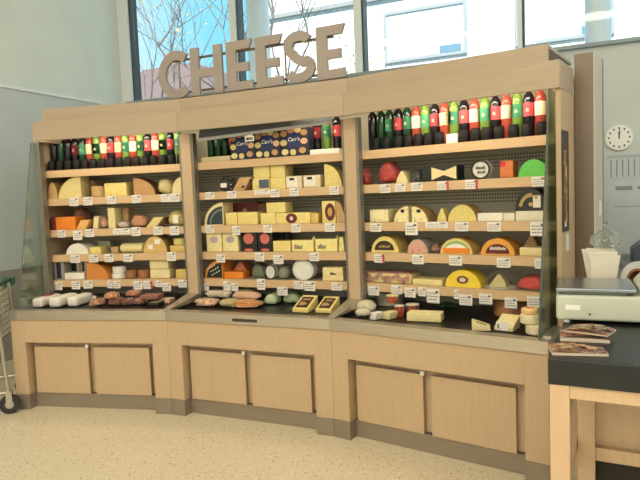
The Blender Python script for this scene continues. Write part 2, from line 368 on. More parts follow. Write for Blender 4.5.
for b in range(3):
    r = empty('cheese_display_case', (*P[b], 0), ANG[b])
    tag(r, ['left bay of the maple cheese display case with wine on top', 'middle bay of the maple cheese display case with cracker boxes on top', 'right bay of the maple cheese display case beside the black topped table'][b], 'display case', 'bays of the cheese display case')
    W = WID[b]; L = .0; R = W
    q = nb(); e = .11; f = W-.115
    plank(q, b, .09, .92, .11, .655)
    prism_z(q, [(sl(b, 0), 0), (e, 0), (e, .0899), (sl(b, .0899), .0899)], .109, .655)
    prism_z(q, [(f, 0), (sr(b, 0), 0), (sr(b, .0899), .0899), (f, .0899)], .109, .655)
    box(q, e+.0005, f-.0005, 0, .0899, .49, .655)
    obj('base_cabinet', q, wood, r)
    q = nb()
    prism_z(q, [(sl(b, -.004), -.004), (e+.002, -.004), (e+.002, .11), (sl(b, .11), .11)], 0, .108)
    prism_z(q, [(f-.002, -.004), (sr(b, -.004), -.004), (sr(b, .11), .11), (f-.002, .11)], 0, .108)
    box(q, e+.003, f-.003, .066, .11, 0, .104)
    obj('kick_plate', q, kick, r)
    for k, (s0, s1) in enumerate(((.137, .563), (.612, 1.035 if b < 2 else 1.07))):
        d = bx('door', wood, s0, s1, .05, .07, .108, .448, r, bev=.002)
        bx('door_gap_shade', gapshade, s0+.01, s1-.01, .0705, .0895, .112, .44, d)  # dark filler painting the shade in the gap behind the door
        if k == 0: bx('latch', white, s1-.012, s1+.012, .04, .0495, .445, .47, d, bev=.003)
    pl('deck_rim', steel, b, -.014, .055, .657, .72, r, bev=0)
    pl('deck_tray', trayblack, b, .056, .86, .657, .695, r)
    if b == 1: bx('rim_badge', mat('dark badge', (60, 54, 48), .5), .53, .71, -.016, -.0145, .675, .694, r)
    # shelves
    for k, z in enumerate(ZS):
        sh = pl('shelf', shelfgrey, b, .479, .858, z-.028, z, r, .004, .055)
        pl('shelf_edge', shelfwood, b, .457, .4785, z-.054, z, sh, .004, .055)
        if k:
            pass
    pl('back_panel', perf, b, .86, .875, .657, 1.73, r, .0, .05)
    pl('upper_back_panel', creamback, b, .86, .875, 1.731, 2.055, r, .0, .05)
    pl('rear_panel', wood, b, .90, .92, .656, 2.16 if b < 2 else 2.08, r)
    pl('canopy', white, b, .30, .899, 2.058, 2.075, r, .115, .04)
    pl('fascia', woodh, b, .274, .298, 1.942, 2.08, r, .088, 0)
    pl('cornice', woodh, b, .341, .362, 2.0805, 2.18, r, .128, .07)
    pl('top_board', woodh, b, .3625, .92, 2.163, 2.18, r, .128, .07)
    if b == 0:
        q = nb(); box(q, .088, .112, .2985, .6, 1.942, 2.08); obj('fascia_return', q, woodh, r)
        bx('end_panel', wood, -.022, -.001, .46, .92, .656, 2.08, r)
        bx('end_post', trimmetal, .008, .052, .385, .44, .70, 1.94, r)
        q = nb(); v = [(-.004, y, z) for y, z in ((.10, .721), (.40, .721), (.40, 1.94), (.37, 1.94))]
        a = [q.verts.new(p) for p in v]; c = [q.verts.new((p[0]+.007, p[1], p[2])) for p in v]
        q.faces.new(a); q.faces.new(c[::-1])
        for i in range(4): q.faces.new((a[i], c[i], c[(i+1) % 4], a[(i+1) % 4]))
        gp = obj('end_glass', q, endglass, r)
        q = nb(); tube(q, [(-.0005, .096, .722), (-.0005, .366, 1.94)], .004, 6); obj('glass_edge', q, mat('glass edge', (90, 100, 92), .3), gp)
    if b == 2:
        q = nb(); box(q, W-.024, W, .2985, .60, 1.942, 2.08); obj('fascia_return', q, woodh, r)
        bx('end_panel', wood, W-.025, W-.001, .30, .92, .656, 1.941, r)
        q = nb(); v = [(W-.052, y, z) for y, z in ((.03, .721), (.46, .721), (.46, 1.94), (.276, 1.94))]
        a = [q.verts.new(p) for p in v]; c = [q.verts.new((p[0]+.007, p[1], p[2])) for p in v]
        q.faces.new(a); q.faces.new(c[::-1])
        for i in range(4): q.faces.new((a[i], c[i], c[(i+1) % 4], a[(i+1) % 4]))
        gp = obj('end_glass', q, endglass2, r)
        q = nb(); tube(q, [(W-.049, .026, .722), (W-.049, .272, 1.94)], .0055, 6); obj('glass_edge', q, mat('glass edge', (90, 100, 92), .3), gp)
        bx('end_rail', steel, W-.044, W, .056, .299, .657, .73, r)
    # lamp behind the fascia
    s0, s1 = [(.42, 1.12), (.86, 1.1), (.25, 1.12)][b]
    q = nb(); tube(q, [(s0, .40, 2.035), (s1, .40, 2.035)], .014, 10); obj('lamp_tube', q, tubem, r, smooth=True)
    l = lamp('case_lamp', 'AREA', [3.0, 3.5, 3.6][b], (1, .9, .68), world(b, (s0+s1)/2, .43, 2.015), (0, 0, 0), s1-s0, .05)
    dr = (world(b, 0, .30, -.42) - world(b, 0, 0, 0)).normalized()
    l.rotation_euler = dr.to_track_quat('-Z', 'Y').to_euler() if 0 else (math.radians(35), 0, ANG[b])
    if b != 1: lamp('shelf_lamp', 'AREA', 1.8, (1, .88, .66), world(b, W/2, .335, 1.975), (math.radians(12), 0, ANG[b]), 1.0, .05)
    # posts on the seams belong to the bay on their right; the last stands at the right end
    if b:
        t = math.tan(HB[b]); c = -.40*t - (.016 if b == 1 else .03)
        p = bx('post', wood, c-.042, c+.042, .40, .452, .70, 1.94, r, bev=.003)
        bx('post_trim', trimmetal, c-.062, c-.0425, .406, .452, .70, 1.94, p); bx('post_trim', trimmetal, c+.0425, c+.062, .406, .452, .70, 1.94, p)
        q = nb(); v0 = [(-.03, .02, .721), (.022, .02, .721), (c+.05, .399, .721), (c-.05, .399, .721)]; v1 = [(-.03, .02, .728), (.022, .02, .728), (c+.05, .399, .77), (c-.05, .399, .77)]
        a = [q.verts.new(p_) for p_ in v0]; d_ = [q.verts.new(p_) for p_ in v1]; q.faces.new(a[::-1]); q.faces.new(d_)
        for i in range(4): q.faces.new((a[i], a[(i+1) % 4], d_[(i+1) % 4], d_[i]))
        obj('deck_divider', q, steel, r)
    if b == 1:
        blind = nb()
        v = [(.06, .44, 2.05), (1.10, .44, 2.05), (1.10, .40, 1.932), (.06, .40, 1.896)]
        a = [blind.verts.new(p_) for p_ in v]; c_ = [blind.verts.new((p_[0], p_[1]+.004, p_[2])) for p_ in v]
        blind.faces.new(a); blind.faces.new(c_[::-1])
        for i in range(4): blind.faces.new((a[i], c_[i], c_[(i+1) % 4], a[(i+1) % 4]))
        nbld = obj('night_blind', blind, mat('blind cloth', (96, 98, 100), .8), r)
        q = nb(); a = [(.06, 1.874), (1.10, 1.914), (1.10, 1.932), (.06, 1.896)]; prism_y(q, a, .386, .399); obj('blind_bar', q, mat('blind bar grey', (176, 176, 170), .5), nbld)
        q = nb()
        for x0, x1, z0, z1 in ((.455, .525, 1.872, 1.880), (.455, .525, 1.845, 1.853), (.455, .463, 1.8535, 1.8715), (.517, .525, 1.8535, 1.8715)): box(q, x0, x1, .38, .386, z0, z1)
        box(q, .47, .51, .3865, .39, 1.874, 1.90); obj('blind_handle', q, white, nbld)

# ------------------------------------------------------------------ CHEESE sign on the middle bay
sg = empty('cheese_sign', world(1, 0, .40, 2.2), ANG[1])
tag(sg, 'brown letter sign reading CHEESE on two rails on top of the case', 'sign')
letm = mat('glare lightened sign wood', (158, 146, 138), .6, var=.08, scale=8)  # letters lightened so their colour carries the window glare
LH = .335; TH = .062
def poly_letter(name, x0, polys):
    q = nb()
    for p in polys: prism_y(q, [(x0+x, z) for x, z in p], 0, .022)
    return obj(name, q, letm, sg)
def rect(a, b_, c, d): return [(a, c), (b_, c), (b_, d), (a, d)]
def letter_e(x0, wd):
    s = .012
    poly_letter('letter_e', x0, [[(0, 0), (wd, .004), (wd-.006, .062), (.075, .058), (.075, .128), (wd-.03, .128), (wd-.03, .186), (.075, .186), (.075, LH-.06), (wd-.022, LH-.058), (wd, LH+.002), (0, LH)]])
def stroke(name, x0, cl, wd):
    n = len(cl); a = []; c = []
    for i in range(n):
        t = Vector(cl[min(i+1, n-1)]) - Vector(cl[max(i-1, 0)]); t.normalize(); nn = Vector((-t.y, t.x))
        p = Vector(cl[i]); a.append((x0+p.x+nn.x*wd/2, p.y+nn.y*wd/2)); c.append((x0+p.x-nn.x*wd/2, p.y-nn.y*wd/2))
    q = nb(); strip(q, a, c, 0, .022); return obj(name, q, letm, sg)
rx, rz = .128, LH/2-.031
stroke('letter_c', -.262, [(.160+rx*math.cos(math.radians(a)), LH/2+rz*math.sin(math.radians(a))) for a in range(52, 309, 8)], TH+.004)
poly_letter('letter_h', .022, [[(0, 0), (.07, 0), (.07, .125), (.195, .125), (.195, 0), (.265, 0), (.265, LH), (.195, LH), (.195, .185), (.07, .185), (.07, LH), (0, LH)]])
letter_e(.324, .205); letter_e(.556, .205)
cl = [(.108+.078*math.cos(math.radians(a)), LH-.031-.062+.062*math.sin(math.radians(a))) for a in range(28, 232, 10)]
cl += [(.062+.094*t, .178-.06*t) for t in (.25, .5, .75)]
cl += [(.105+.085*math.cos(math.radians(a)), .031+.066+.066*math.sin(math.radians(a))) for a in range(38, -156, -10)]
stroke('letter_s', .772, cl, TH)
letter_e(1.008, .20)
for z in (.04, .272):
    q = nb(); tube(q, [(-.16, .03, z), (1.12, .03, z)], .009, 8); obj('rail', q, mat('rail metal', (120, 108, 98), .4, metal=.7), sg)
for x in (-.1, .32, .765, 1.0):
    q = nb(); tube(q, [(x, .036, -.0195), (x, .036, .30)], .006, 8); obj('rail_post', q, _m['rail metal'], sg)

# ------------------------------------------------------------------ goods
def arc(w_, h_, side, n=16):
    if side == 'half': return [(w_/2*math.cos(math.pi*i/n), h_*math.sin(math.pi*i/n)) for i in range(n+1)]
    if side == 'L': return [(w_/2 - w_*math.cos(math.pi/2*i/n), h_*math.sin(math.pi/2*i/n)) for i in range(n+1)][::-1]
    return [(-w_/2 + w_*math.cos(math.pi/2*i/n), h_*math.sin(math.pi/2*i/n)) for i in range(n+1)]
def sticker(root, st, w_, h_, y, top=False, lean=0):
    shp, col, cx, cz, ww, hh = st
    q = nb()
    if top:
        box(q, (cx-ww/2)*w_, (cx+ww/2)*w_, y*(cz-hh/2), y*(cz+hh/2), h_+.0003, h_+.002); obj('label', q, gm(col), root); return
    def P_(x, z): return (x*w_ + lean*(z-.0)*w_, z*h_)
    t = .0012
    if shp == 'rect': prism_y(q, [P_(cx-ww/2, cz-hh/2), P_(cx+ww/2, cz-hh/2), P_(cx+ww/2, cz+hh/2), P_(cx-ww/2, cz+hh/2)], y-t, y)
    elif shp == 'oval': prism_y(q, [(cx*w_+ww*w_/2*math.cos(2*math.pi*i/24), cz*h_+hh*h_/2*math.sin(2*math.pi*i/24)) for i in range(24)], y-t, y)
    elif shp == 'arch': prism_y(q, [(cx*w_+ww*w_/2*math.cos(math.pi*i/16), cz*h_+hh*h_*math.sin(math.pi*i/16)) for i in range(17)], y-t, y)
    elif shp == 'star':
        prism_y(q, [(cx*w_+(ww*w_ if i % 2 else ww*w_*.45)/2*math.cos(2*math.pi*i/20), cz*h_+(hh*h_ if i % 2 else hh*h_*.45)/2*math.sin(2*math.pi*i/20)) for i in range(20)], y-t, y)
    elif shp == 'bow':
        a = ww*w_/2; c = hh*h_/2; X = cx*w_; Z = cz*h_
        prism_y(q, [(X-a, Z-c), (X, Z-c*.3), (X+a, Z-c), (X+a, Z+c), (X, Z+c*.3), (X-a, Z+c)], y-t, y)
        prism_y(q, [(X+c*.28*math.cos(2*math.pi*i/16), Z+c*.28*math.sin(2*math.pi*i/16)) for i in range(16)], y-2*t, y-t*1.01)
        for sx in (-.6, .6): prism_y(q, [(X+a*sx+a*.2*math.cos(2*math.pi*i/16), Z+c*.4*math.sin(2*math.pi*i/16)) for i in range(16)], y-2*t, y-t*1.01)
    elif shp == 'lines':
        rnd = random.Random(int(w_*1e5)); x = cx*w_-ww*w_/2
        while x < cx*w_+ww*w_/2:
            dx = rnd.uniform(.08, .16)*ww*w_; k = rnd.uniform(.5, 1)
            prism_y(q, [(x, cz*h_-hh*h_/2), (x+dx*.6, cz*h_-hh*h_/2), (x+dx*.8, cz*h_-hh*h_/2+hh*h_*k), (x+dx*.2, cz*h_-hh*h_/2+hh*h_*k)], y-t*1.6, y-t*.2); x += dx
    elif shp == 'arcdots':
        for a in list(range(100, 170, 14)) + [90, 60]:
            x = .36*w_*math.cos(math.radians(a)); z = .72*h_*math.sin(math.radians(a))
            prism_y(q, [(x+.011*math.cos(i), z+.013*math.sin(i)) for i in (0, 1.2, 2.4, 3.8, 5)], y-t, y)
        prism_y(q, [(.012*math.cos(2*math.pi*i/12), .3*h_+.012*math.sin(2*math.pi*i/12)) for i in range(12)], y-t, y)
    nm = {'lines': 'print', 'arcdots': 'print', 'star': 'emblem'}.get(shp, 'label')
    obj(nm, q, gm(col), root)
def blob(w_, h_, D, seed, amp=.09, grow=0, rough=1.0, cone=.4):
    q = nb(); bmesh.ops.create_icosphere(q, subdivisions=3, radius=1)
    off = Vector((seed*3.7, seed*1.3, seed*.7))
    for v in q.verts:
        p = v.co.copy(); s = Vector([math.copysign(abs(c)**.62, c) for c in p])
        k = 1 + amp*noise.noise(p*1.7+off) + amp*.5*rough*noise.noise(p*4.5+off)
        s *= k/1.08
        tp = 1 - cone*max(0, s.z)
        v.co = Vector((s.x*(w_/2+grow)*tp, D/2 + s.y*(D/2+grow), max(0.0005, h_/2 + s.z*(h_/2) + (grow if s.z > 0 else 0))))
    return q
def make(kind, name, col, w_, h_, D, o, seed):
    g = gm(col); bev = o.get('bev', .004); lean = o.get('lean', 0); taper = o.get('taper', 1); y = 0
    if kind == 'slab':
        r = obj(name, blob(w_, h_, D, seed, .26, cone=.15), g, smooth='all')
        obj('wrapping', blob(w_, h_*1.02, D, seed, .26, .002, 1.3, .15), wrapm, r, smooth='all')
    elif kind in ('block', 'cracker'):
        q = nb(); v = box(q, -w_/2, w_/2, 0, D, 0, h_)
        for i in (4, 5, 6, 7):
            v[i].co.x = v[i].co.x*taper
        if lean:
            for i in (0, 3): v[i].co.x = -w_/2
            for i in (1, 2): v[i].co.x = w_/2 - lean*w_
            for i in (4, 7): v[i].co.x = -w_/2 + lean*w_
            for i in (5, 6): v[i].co.x = w_/2
        r = obj(name, q, g, smooth=True, bev=min(bev, w_*.34, h_*.34) if bev > .02 else min(bev, w_*.2, h_*.2))
        if o.get('cloth'):
            q = nb(); n = 26; rnd = random.Random(4); G = []
            for i in range(n+1):
                row = []
                for j in range(9):
                    x = -w_/2*1.02 + w_*.98*i/n; yy = -.012 + (D+.0)*j/8
                    z = h_ + .006 + .008*noise.noise(Vector((x*40, yy*30, 1)))
                    dr_ = .35 + .65*abs(math.sin(i*.33+.4))
                    if j == 0: z = h_*(1-dr_) + .004; yy = -.014 - .006*math.sin(i*1.1)
                    row.append(q.verts.new((x, yy, z)))
                G.append(row)
            for i in range(n):
                for j in range(8): q.faces.new((G[i][j], G[i+1][j], G[i+1][j+1], G[i][j+1]))
            ge = bmesh.ops.solidify(q, geom=q.faces[:], thickness=.002)
            obj('checked_cloth', q, mat('red gingham', (236, 216, 200), .8, rgb2=(176, 40, 40), scale=130, mode='checker'), r)
        if o.get('rindR'): bx('rind', gm(o['rindR']), w_/2-.003, w_/2+.003, .004, D-.004, h_*.25, h_-.004, r)
        if o.get('tip'):
            q = nb(); lathe(q, [(.018, 0), (.012, .012), (.004, .024)], w_*.38, D*.5, 8, h_-.001); obj('wrapper_fold', q, g, r)
        if o.get('backcap'): bx('end_cap', gm(o['backcap']), -w_/2+.004, w_/2-.004, D-.001, D+.012, .004, h_-.004, r, bev=.004)
    elif kind in ('half', 'quarterL', 'quarterR'):
        sd_ = {'half': 'half', 'quarterL': 'L', 'quarterR': 'R'}[kind]; a = arc(w_, h_, sd_)
        q = nb(); poly = a if kind == 'half' else a + [(w_/2 if sd_ == 'L' else -w_/2, 0)]
        if kind == 'quarterL': poly = [(w_/2, 0)] + a[:]
        prism_y(q, poly, 0, D); r = obj(name, q, g, smooth=True)
        t = .004; k = 1 + 2*t/w_; kz = 1 + t/h_
        cx = 0 if kind == 'half' else (w_/2 if sd_ == 'L' else -w_/2)
        q = nb(); strip(q, [(cx+(x-cx)*(1+t/w_*1.6), z*kz) for x, z in a], [(cx+(x-cx)*1.0005, z*1.0005) for x, z in a], -.001, D+.001)
        obj('rind', q, gm(o.get('rind', col)), r, smooth=True)
        if o.get('inset'):
            q = nb(); prism_y(q, [(cx+(x-cx)*.86-(.04*w_ if sd_ == 'L' else -.04*w_), .04*h_+z*.82) for x, z in poly], -.0015, -.0002); ii = obj('label', q, gm(o['inset']), r)
            if o.get('lines'):
                q = nb()
                for i in range(3):
                    for j in range(3+i):
                        x = -.26*w_ + j*.13*w_ + i*.07*w_; z = .62*h_ - i*.19*h_ + j*.075*h_
                        if x < w_*.4: prism_y(q, [(x, z-.1*h_), (x+.07*w_, z-.06*h_), (x+.085*w_, z), (x+.015*w_, z-.03*h_)], -.0026, -.0016)
                obj('print', q, gm('white2'), r)
            else:
                q = nb(); strip(q, [(cx+(x-cx)*.7-.04*w_, .06*h_+z*.68) for x, z in a], [(cx+(x-cx)*.62-.04*w_, .06*h_+z*.6) for x, z in a], -.0026, -.0016); obj('print', q, gm('grey'), r)
    elif kind == 'tri':
        q = nb(); prism_y(q, [(-w_/2, 0), (w_/2, 0), (w_/2*.8, h_*.35), (w_*.08, h_), (-w_*.06, h_*.97), (-w_/2*.8, h_*.4)], 0, D)
        for v in q.verts:
            if v.co.y > .5*D: v.co.x *= .85
        r = obj(name, q, g, bev=.003, smooth=True)
        q = nb(); box(q, -w_*.3, w_*.3, D*.99, D+.003, .002, h_*.3); obj('rind', q, gm('rindtan'), r)
    elif kind in ('slope', 'slope2'):
        q = nb(); v = box(q, -w_/2, w_/2, 0, D, 0, h_)
        for i in (4, 5): v[i].co.z = h_*.28
        if kind == 'slope2':
            for i in (4, 5, 6, 7): v[i].co.z = h_*.9
            for i in (5, 6): v[i].co.z = h_*.3
        r = obj(name, q, g, bev=.003, smooth=True)
        if o.get('plain'):
            q = nb(); prism_y(q, [(-.035, .002), (.03, .002), (.03, .05), (-.035, .05)], -.006, -.0045); obj('card', q, gm('white2'), r)
            q = nb(); prism_y(q, [(-.03, .012), (-.02, .012), (-.02, .036), (-.03, .036)], -.0072, -.0061); obj('print', q, gm('grey'), r)
        elif kind == 'slope':
            a = math.atan2(h_*.72, D)
            q = nb(); box(q, -w_*.36, w_*.36, D*.1, D*.9, 0, .0015); lb = obj('label', q, gm('darkbrown'), r); lb.location = (0, 0, h_*.28+.0008); lb.rotation_euler = (a, 0, 0)
            q = nb(); box(q, -w_*.25, w_*.05, D*.25, D*.5, .0016, .003); box(q, -w_*.2, w_*.25, D*.65, D*.74, .0016, .003); box(q, w_*.02, w_*.2, D*.3, D*.42, .0016, .003); pr = obj('picture', q, gm('tan2'), lb)
        else:
            a = math.atan2(h_*.6, w_)
            q = nb(); box(q, -w_*.3, w_*.3, D*.35, D*.5, 0, .0015); lb = obj('label', q, gm('black'), r); lb.location = (0, 0, h_*.605); lb.rotation_euler = (0, a, 0)
    elif kind == 'disc':
        R_ = min(w_, h_)/2
        q = nb(); prism_y(q, [(w_/2*math.cos(2*math.pi*i/28), h_/2+h_/2*math.sin(2*math.pi*i/28)) for i in range(28)], 0, D); r = obj(name, q, g, smooth=True)
        if o.get('rim'):
            q = nb(); cs = [(math.cos(2*math.pi*i/28), math.sin(2*math.pi*i/28)) for i in range(29)]
            strip(q, [(w_/2*1.0*x, h_/2+h_/2*z) for x, z in cs], [(w_*.42*x, h_/2+h_*.42*z) for x, z in cs], -.004, .001); obj('rim', q, gm(o['rim']), r, smooth=True)
        else:
            q = nb(); prism_y(q, [(w_*.4*math.cos(2*math.pi*i/28), h_/2+h_*.4*math.sin(2*math.pi*i/28)) for i in range(28)], -.003, -.0002); obj('lid', q, gm('clear'), r, smooth=True)
            q = nb(); prism_y(q, [(w_*.03*math.cos(2*math.pi*i/10), h_/2+h_*.03*math.sin(2*math.pi*i/10)) for i in range(10)], -.005, -.0031); obj('knob', q, gm('white'), r)
    elif kind == 'wheel':
        R_ = w_/2; q = nb(); bv = min(.006, h_*.2)
        lathe(q, [(R_-bv, 0), (R_, bv), (R_, h_-bv), (R_-bv, h_)], 0, R_, 28); r = obj(name, q, g, smooth=True)
        if o.get('top'):
            q = nb(); lathe(q, [(R_*.94, 0), (R_*.9, .004)], 0, R_, 28, h_+.0003); obj('top_rind', q, gm(o['top']), r, smooth=True)
        elif col == 'creamtop':
            q = nb(); lathe(q, [(R_*.5, 0), (R_*.45, .003)], 0, R_, 20, h_+.0003); obj('top_spot', q, gm('ham'), r, smooth=True)
    elif kind == 'log':
        q = nb(); R_ = h_/2; n = 6
        pts = [(-w_/2, R_*.75), (-w_/2+.008, R_), (w_/2-.008, R_), (w_/2, R_*.75)]
        tube(q, [(x, D/2, R_) for x, _ in pts], [p[1] for p in pts], 18)
        for v in q.verts: v.co.y = D/2 + (v.co.y-D/2)*(D/2/R_)
        r = obj(name, q, g, smooth=True)
        q = nb(); tube(q, [(w_/2+.0005, D/2, R_), (w_/2+.008, D/2, R_)], [R_*.3, R_*.15], 10); obj('wrap_twist', q, g, r, smooth=True)
    elif kind == 'bag':
        r = obj(name, blob(w_*.97, h_*1.0, D*.97, seed, .2, cone=o.get('cone', .4)), g, smooth='all')
        obj('wrapping', blob(w_, h_*1.02, D, seed, .22, .003, 1.6, o.get('cone', .4)), wrapm, r, smooth='all')
    elif kind == 'glassdome':
        q = nb(); prism_y(q, [(-w_*.38, 0), (w_*.2, 0), (w_*.2, h_*.3), (w_*.02, h_*.86), (-w_*.06, h_*.84)], D*.3, D*.7); r = obj(name, q, gm('cream'), bev=.003, smooth=True)
        q = nb(); lathe(q, [(w_*.5, 0), (w_*.5, h_*.35), (w_*.46, h_*.62), (w_*.36, h_*.84), (w_*.2, h_*.96), (w_*.04, h_)], 0, D/2, 28)
        for v in q.verts: v.co.y = D/2 + (v.co.y-D/2)*(D/w_)
        obj('dome', q, wrapm, r, smooth=True)
        q = nb(); lathe(q, [(w_*.49, .0), (w_*.5, .006)], 0, D/2, 28)
        for v in q.verts: v.co.y = D/2 + (v.co.y-D/2)*(D/w_)
        obj('base_dish', q, gm('offwhite'), r)
    elif kind == 'tub':
        R_ = w_/2; q = nb(); lathe(q, [(R_*.82, 0), (R_*.95, h_*.88)], 0, R_, 20)
        r = obj(name, q, gm('creamwrap') if col == 'clear' else g, smooth=True)
        q = nb(); lathe(q, [(R_*.86, 0), (R_, h_*.9), (R_*1.0, h_*.93)], 0, R_, 20); obj('tub_wall', q, wrapm, r, smooth=True)
        q = nb(); lathe(q, [(R_, 0), (R_, h_*.06), (R_*.9, h_*.07)], 0, R_, 20, h_*.935); obj('lid', q, gm(o.get('lid', 'clear')) if o.get('lid') == 'cream' else mat('lid plastic', (214, 206, 190), .25), r, smooth=True)
    if kind == 'cracker':
        bx('name_panel', mat('cracker blue', (26, 40, 92), .4), -w_*.26, w_*.2, -.0012, -.0001, h_*.3, h_*.84, r)
        nm = text('brand_name', "Carr's", h_*.19, gm('white2'), r, (-.03*w_, -.0014, h_*.6), shear=.2)
        rnd = random.Random(seed)
        for i, (cx, cz, cc, sh) in enumerate(((-.39, .82, 'tan2', 8), (-.4, .5, 'cream2', 4), (-.36, .17, 'cream3', 5), (-.06, .15, 'cream2', 9), (.27, .2, 'tan', 10), (.34, .52, 'salmonpale', 4), (.34, .82, 'tan2', 8), (-.13, .93, 'salami', 5), (.12, .93, 'cream2', 8))):
            q = nb(); n = sh if sh > 5 else 12
            prism_y(q, [(cx*w_+.13*w_*math.cos(2*math.pi*j/n+.4)*(1 if j % 2 or sh != 9 else .8), cz*h_+.11*h_*math.sin(2*math.pi*j/n+.4)) for j in range(n)], -.0022, -.0005); obj('cracker_picture', q, gm(cc), r)
    for st in o.get('stick', ()):
        k_ = list(o.get('stick')).index(st)
        sticker(r, st, w_, h_, -.0003 - k_*.0013 if kind != 'bag' else -.004, lean=lean if kind == 'block' else 0)
    for st in o.get('topstick', ()): sticker(r, st, w_, h_, D, top=True)
    if kind == 'disc' and o.get('lines'):
        sticker(r, ('lines', o['lines'], 0, .62, .5, .2), w_, h_, -.0006); sticker(r, ('lines', o['lines'], .04, .38, .42, .18), w_, h_, -.0006)
    return r
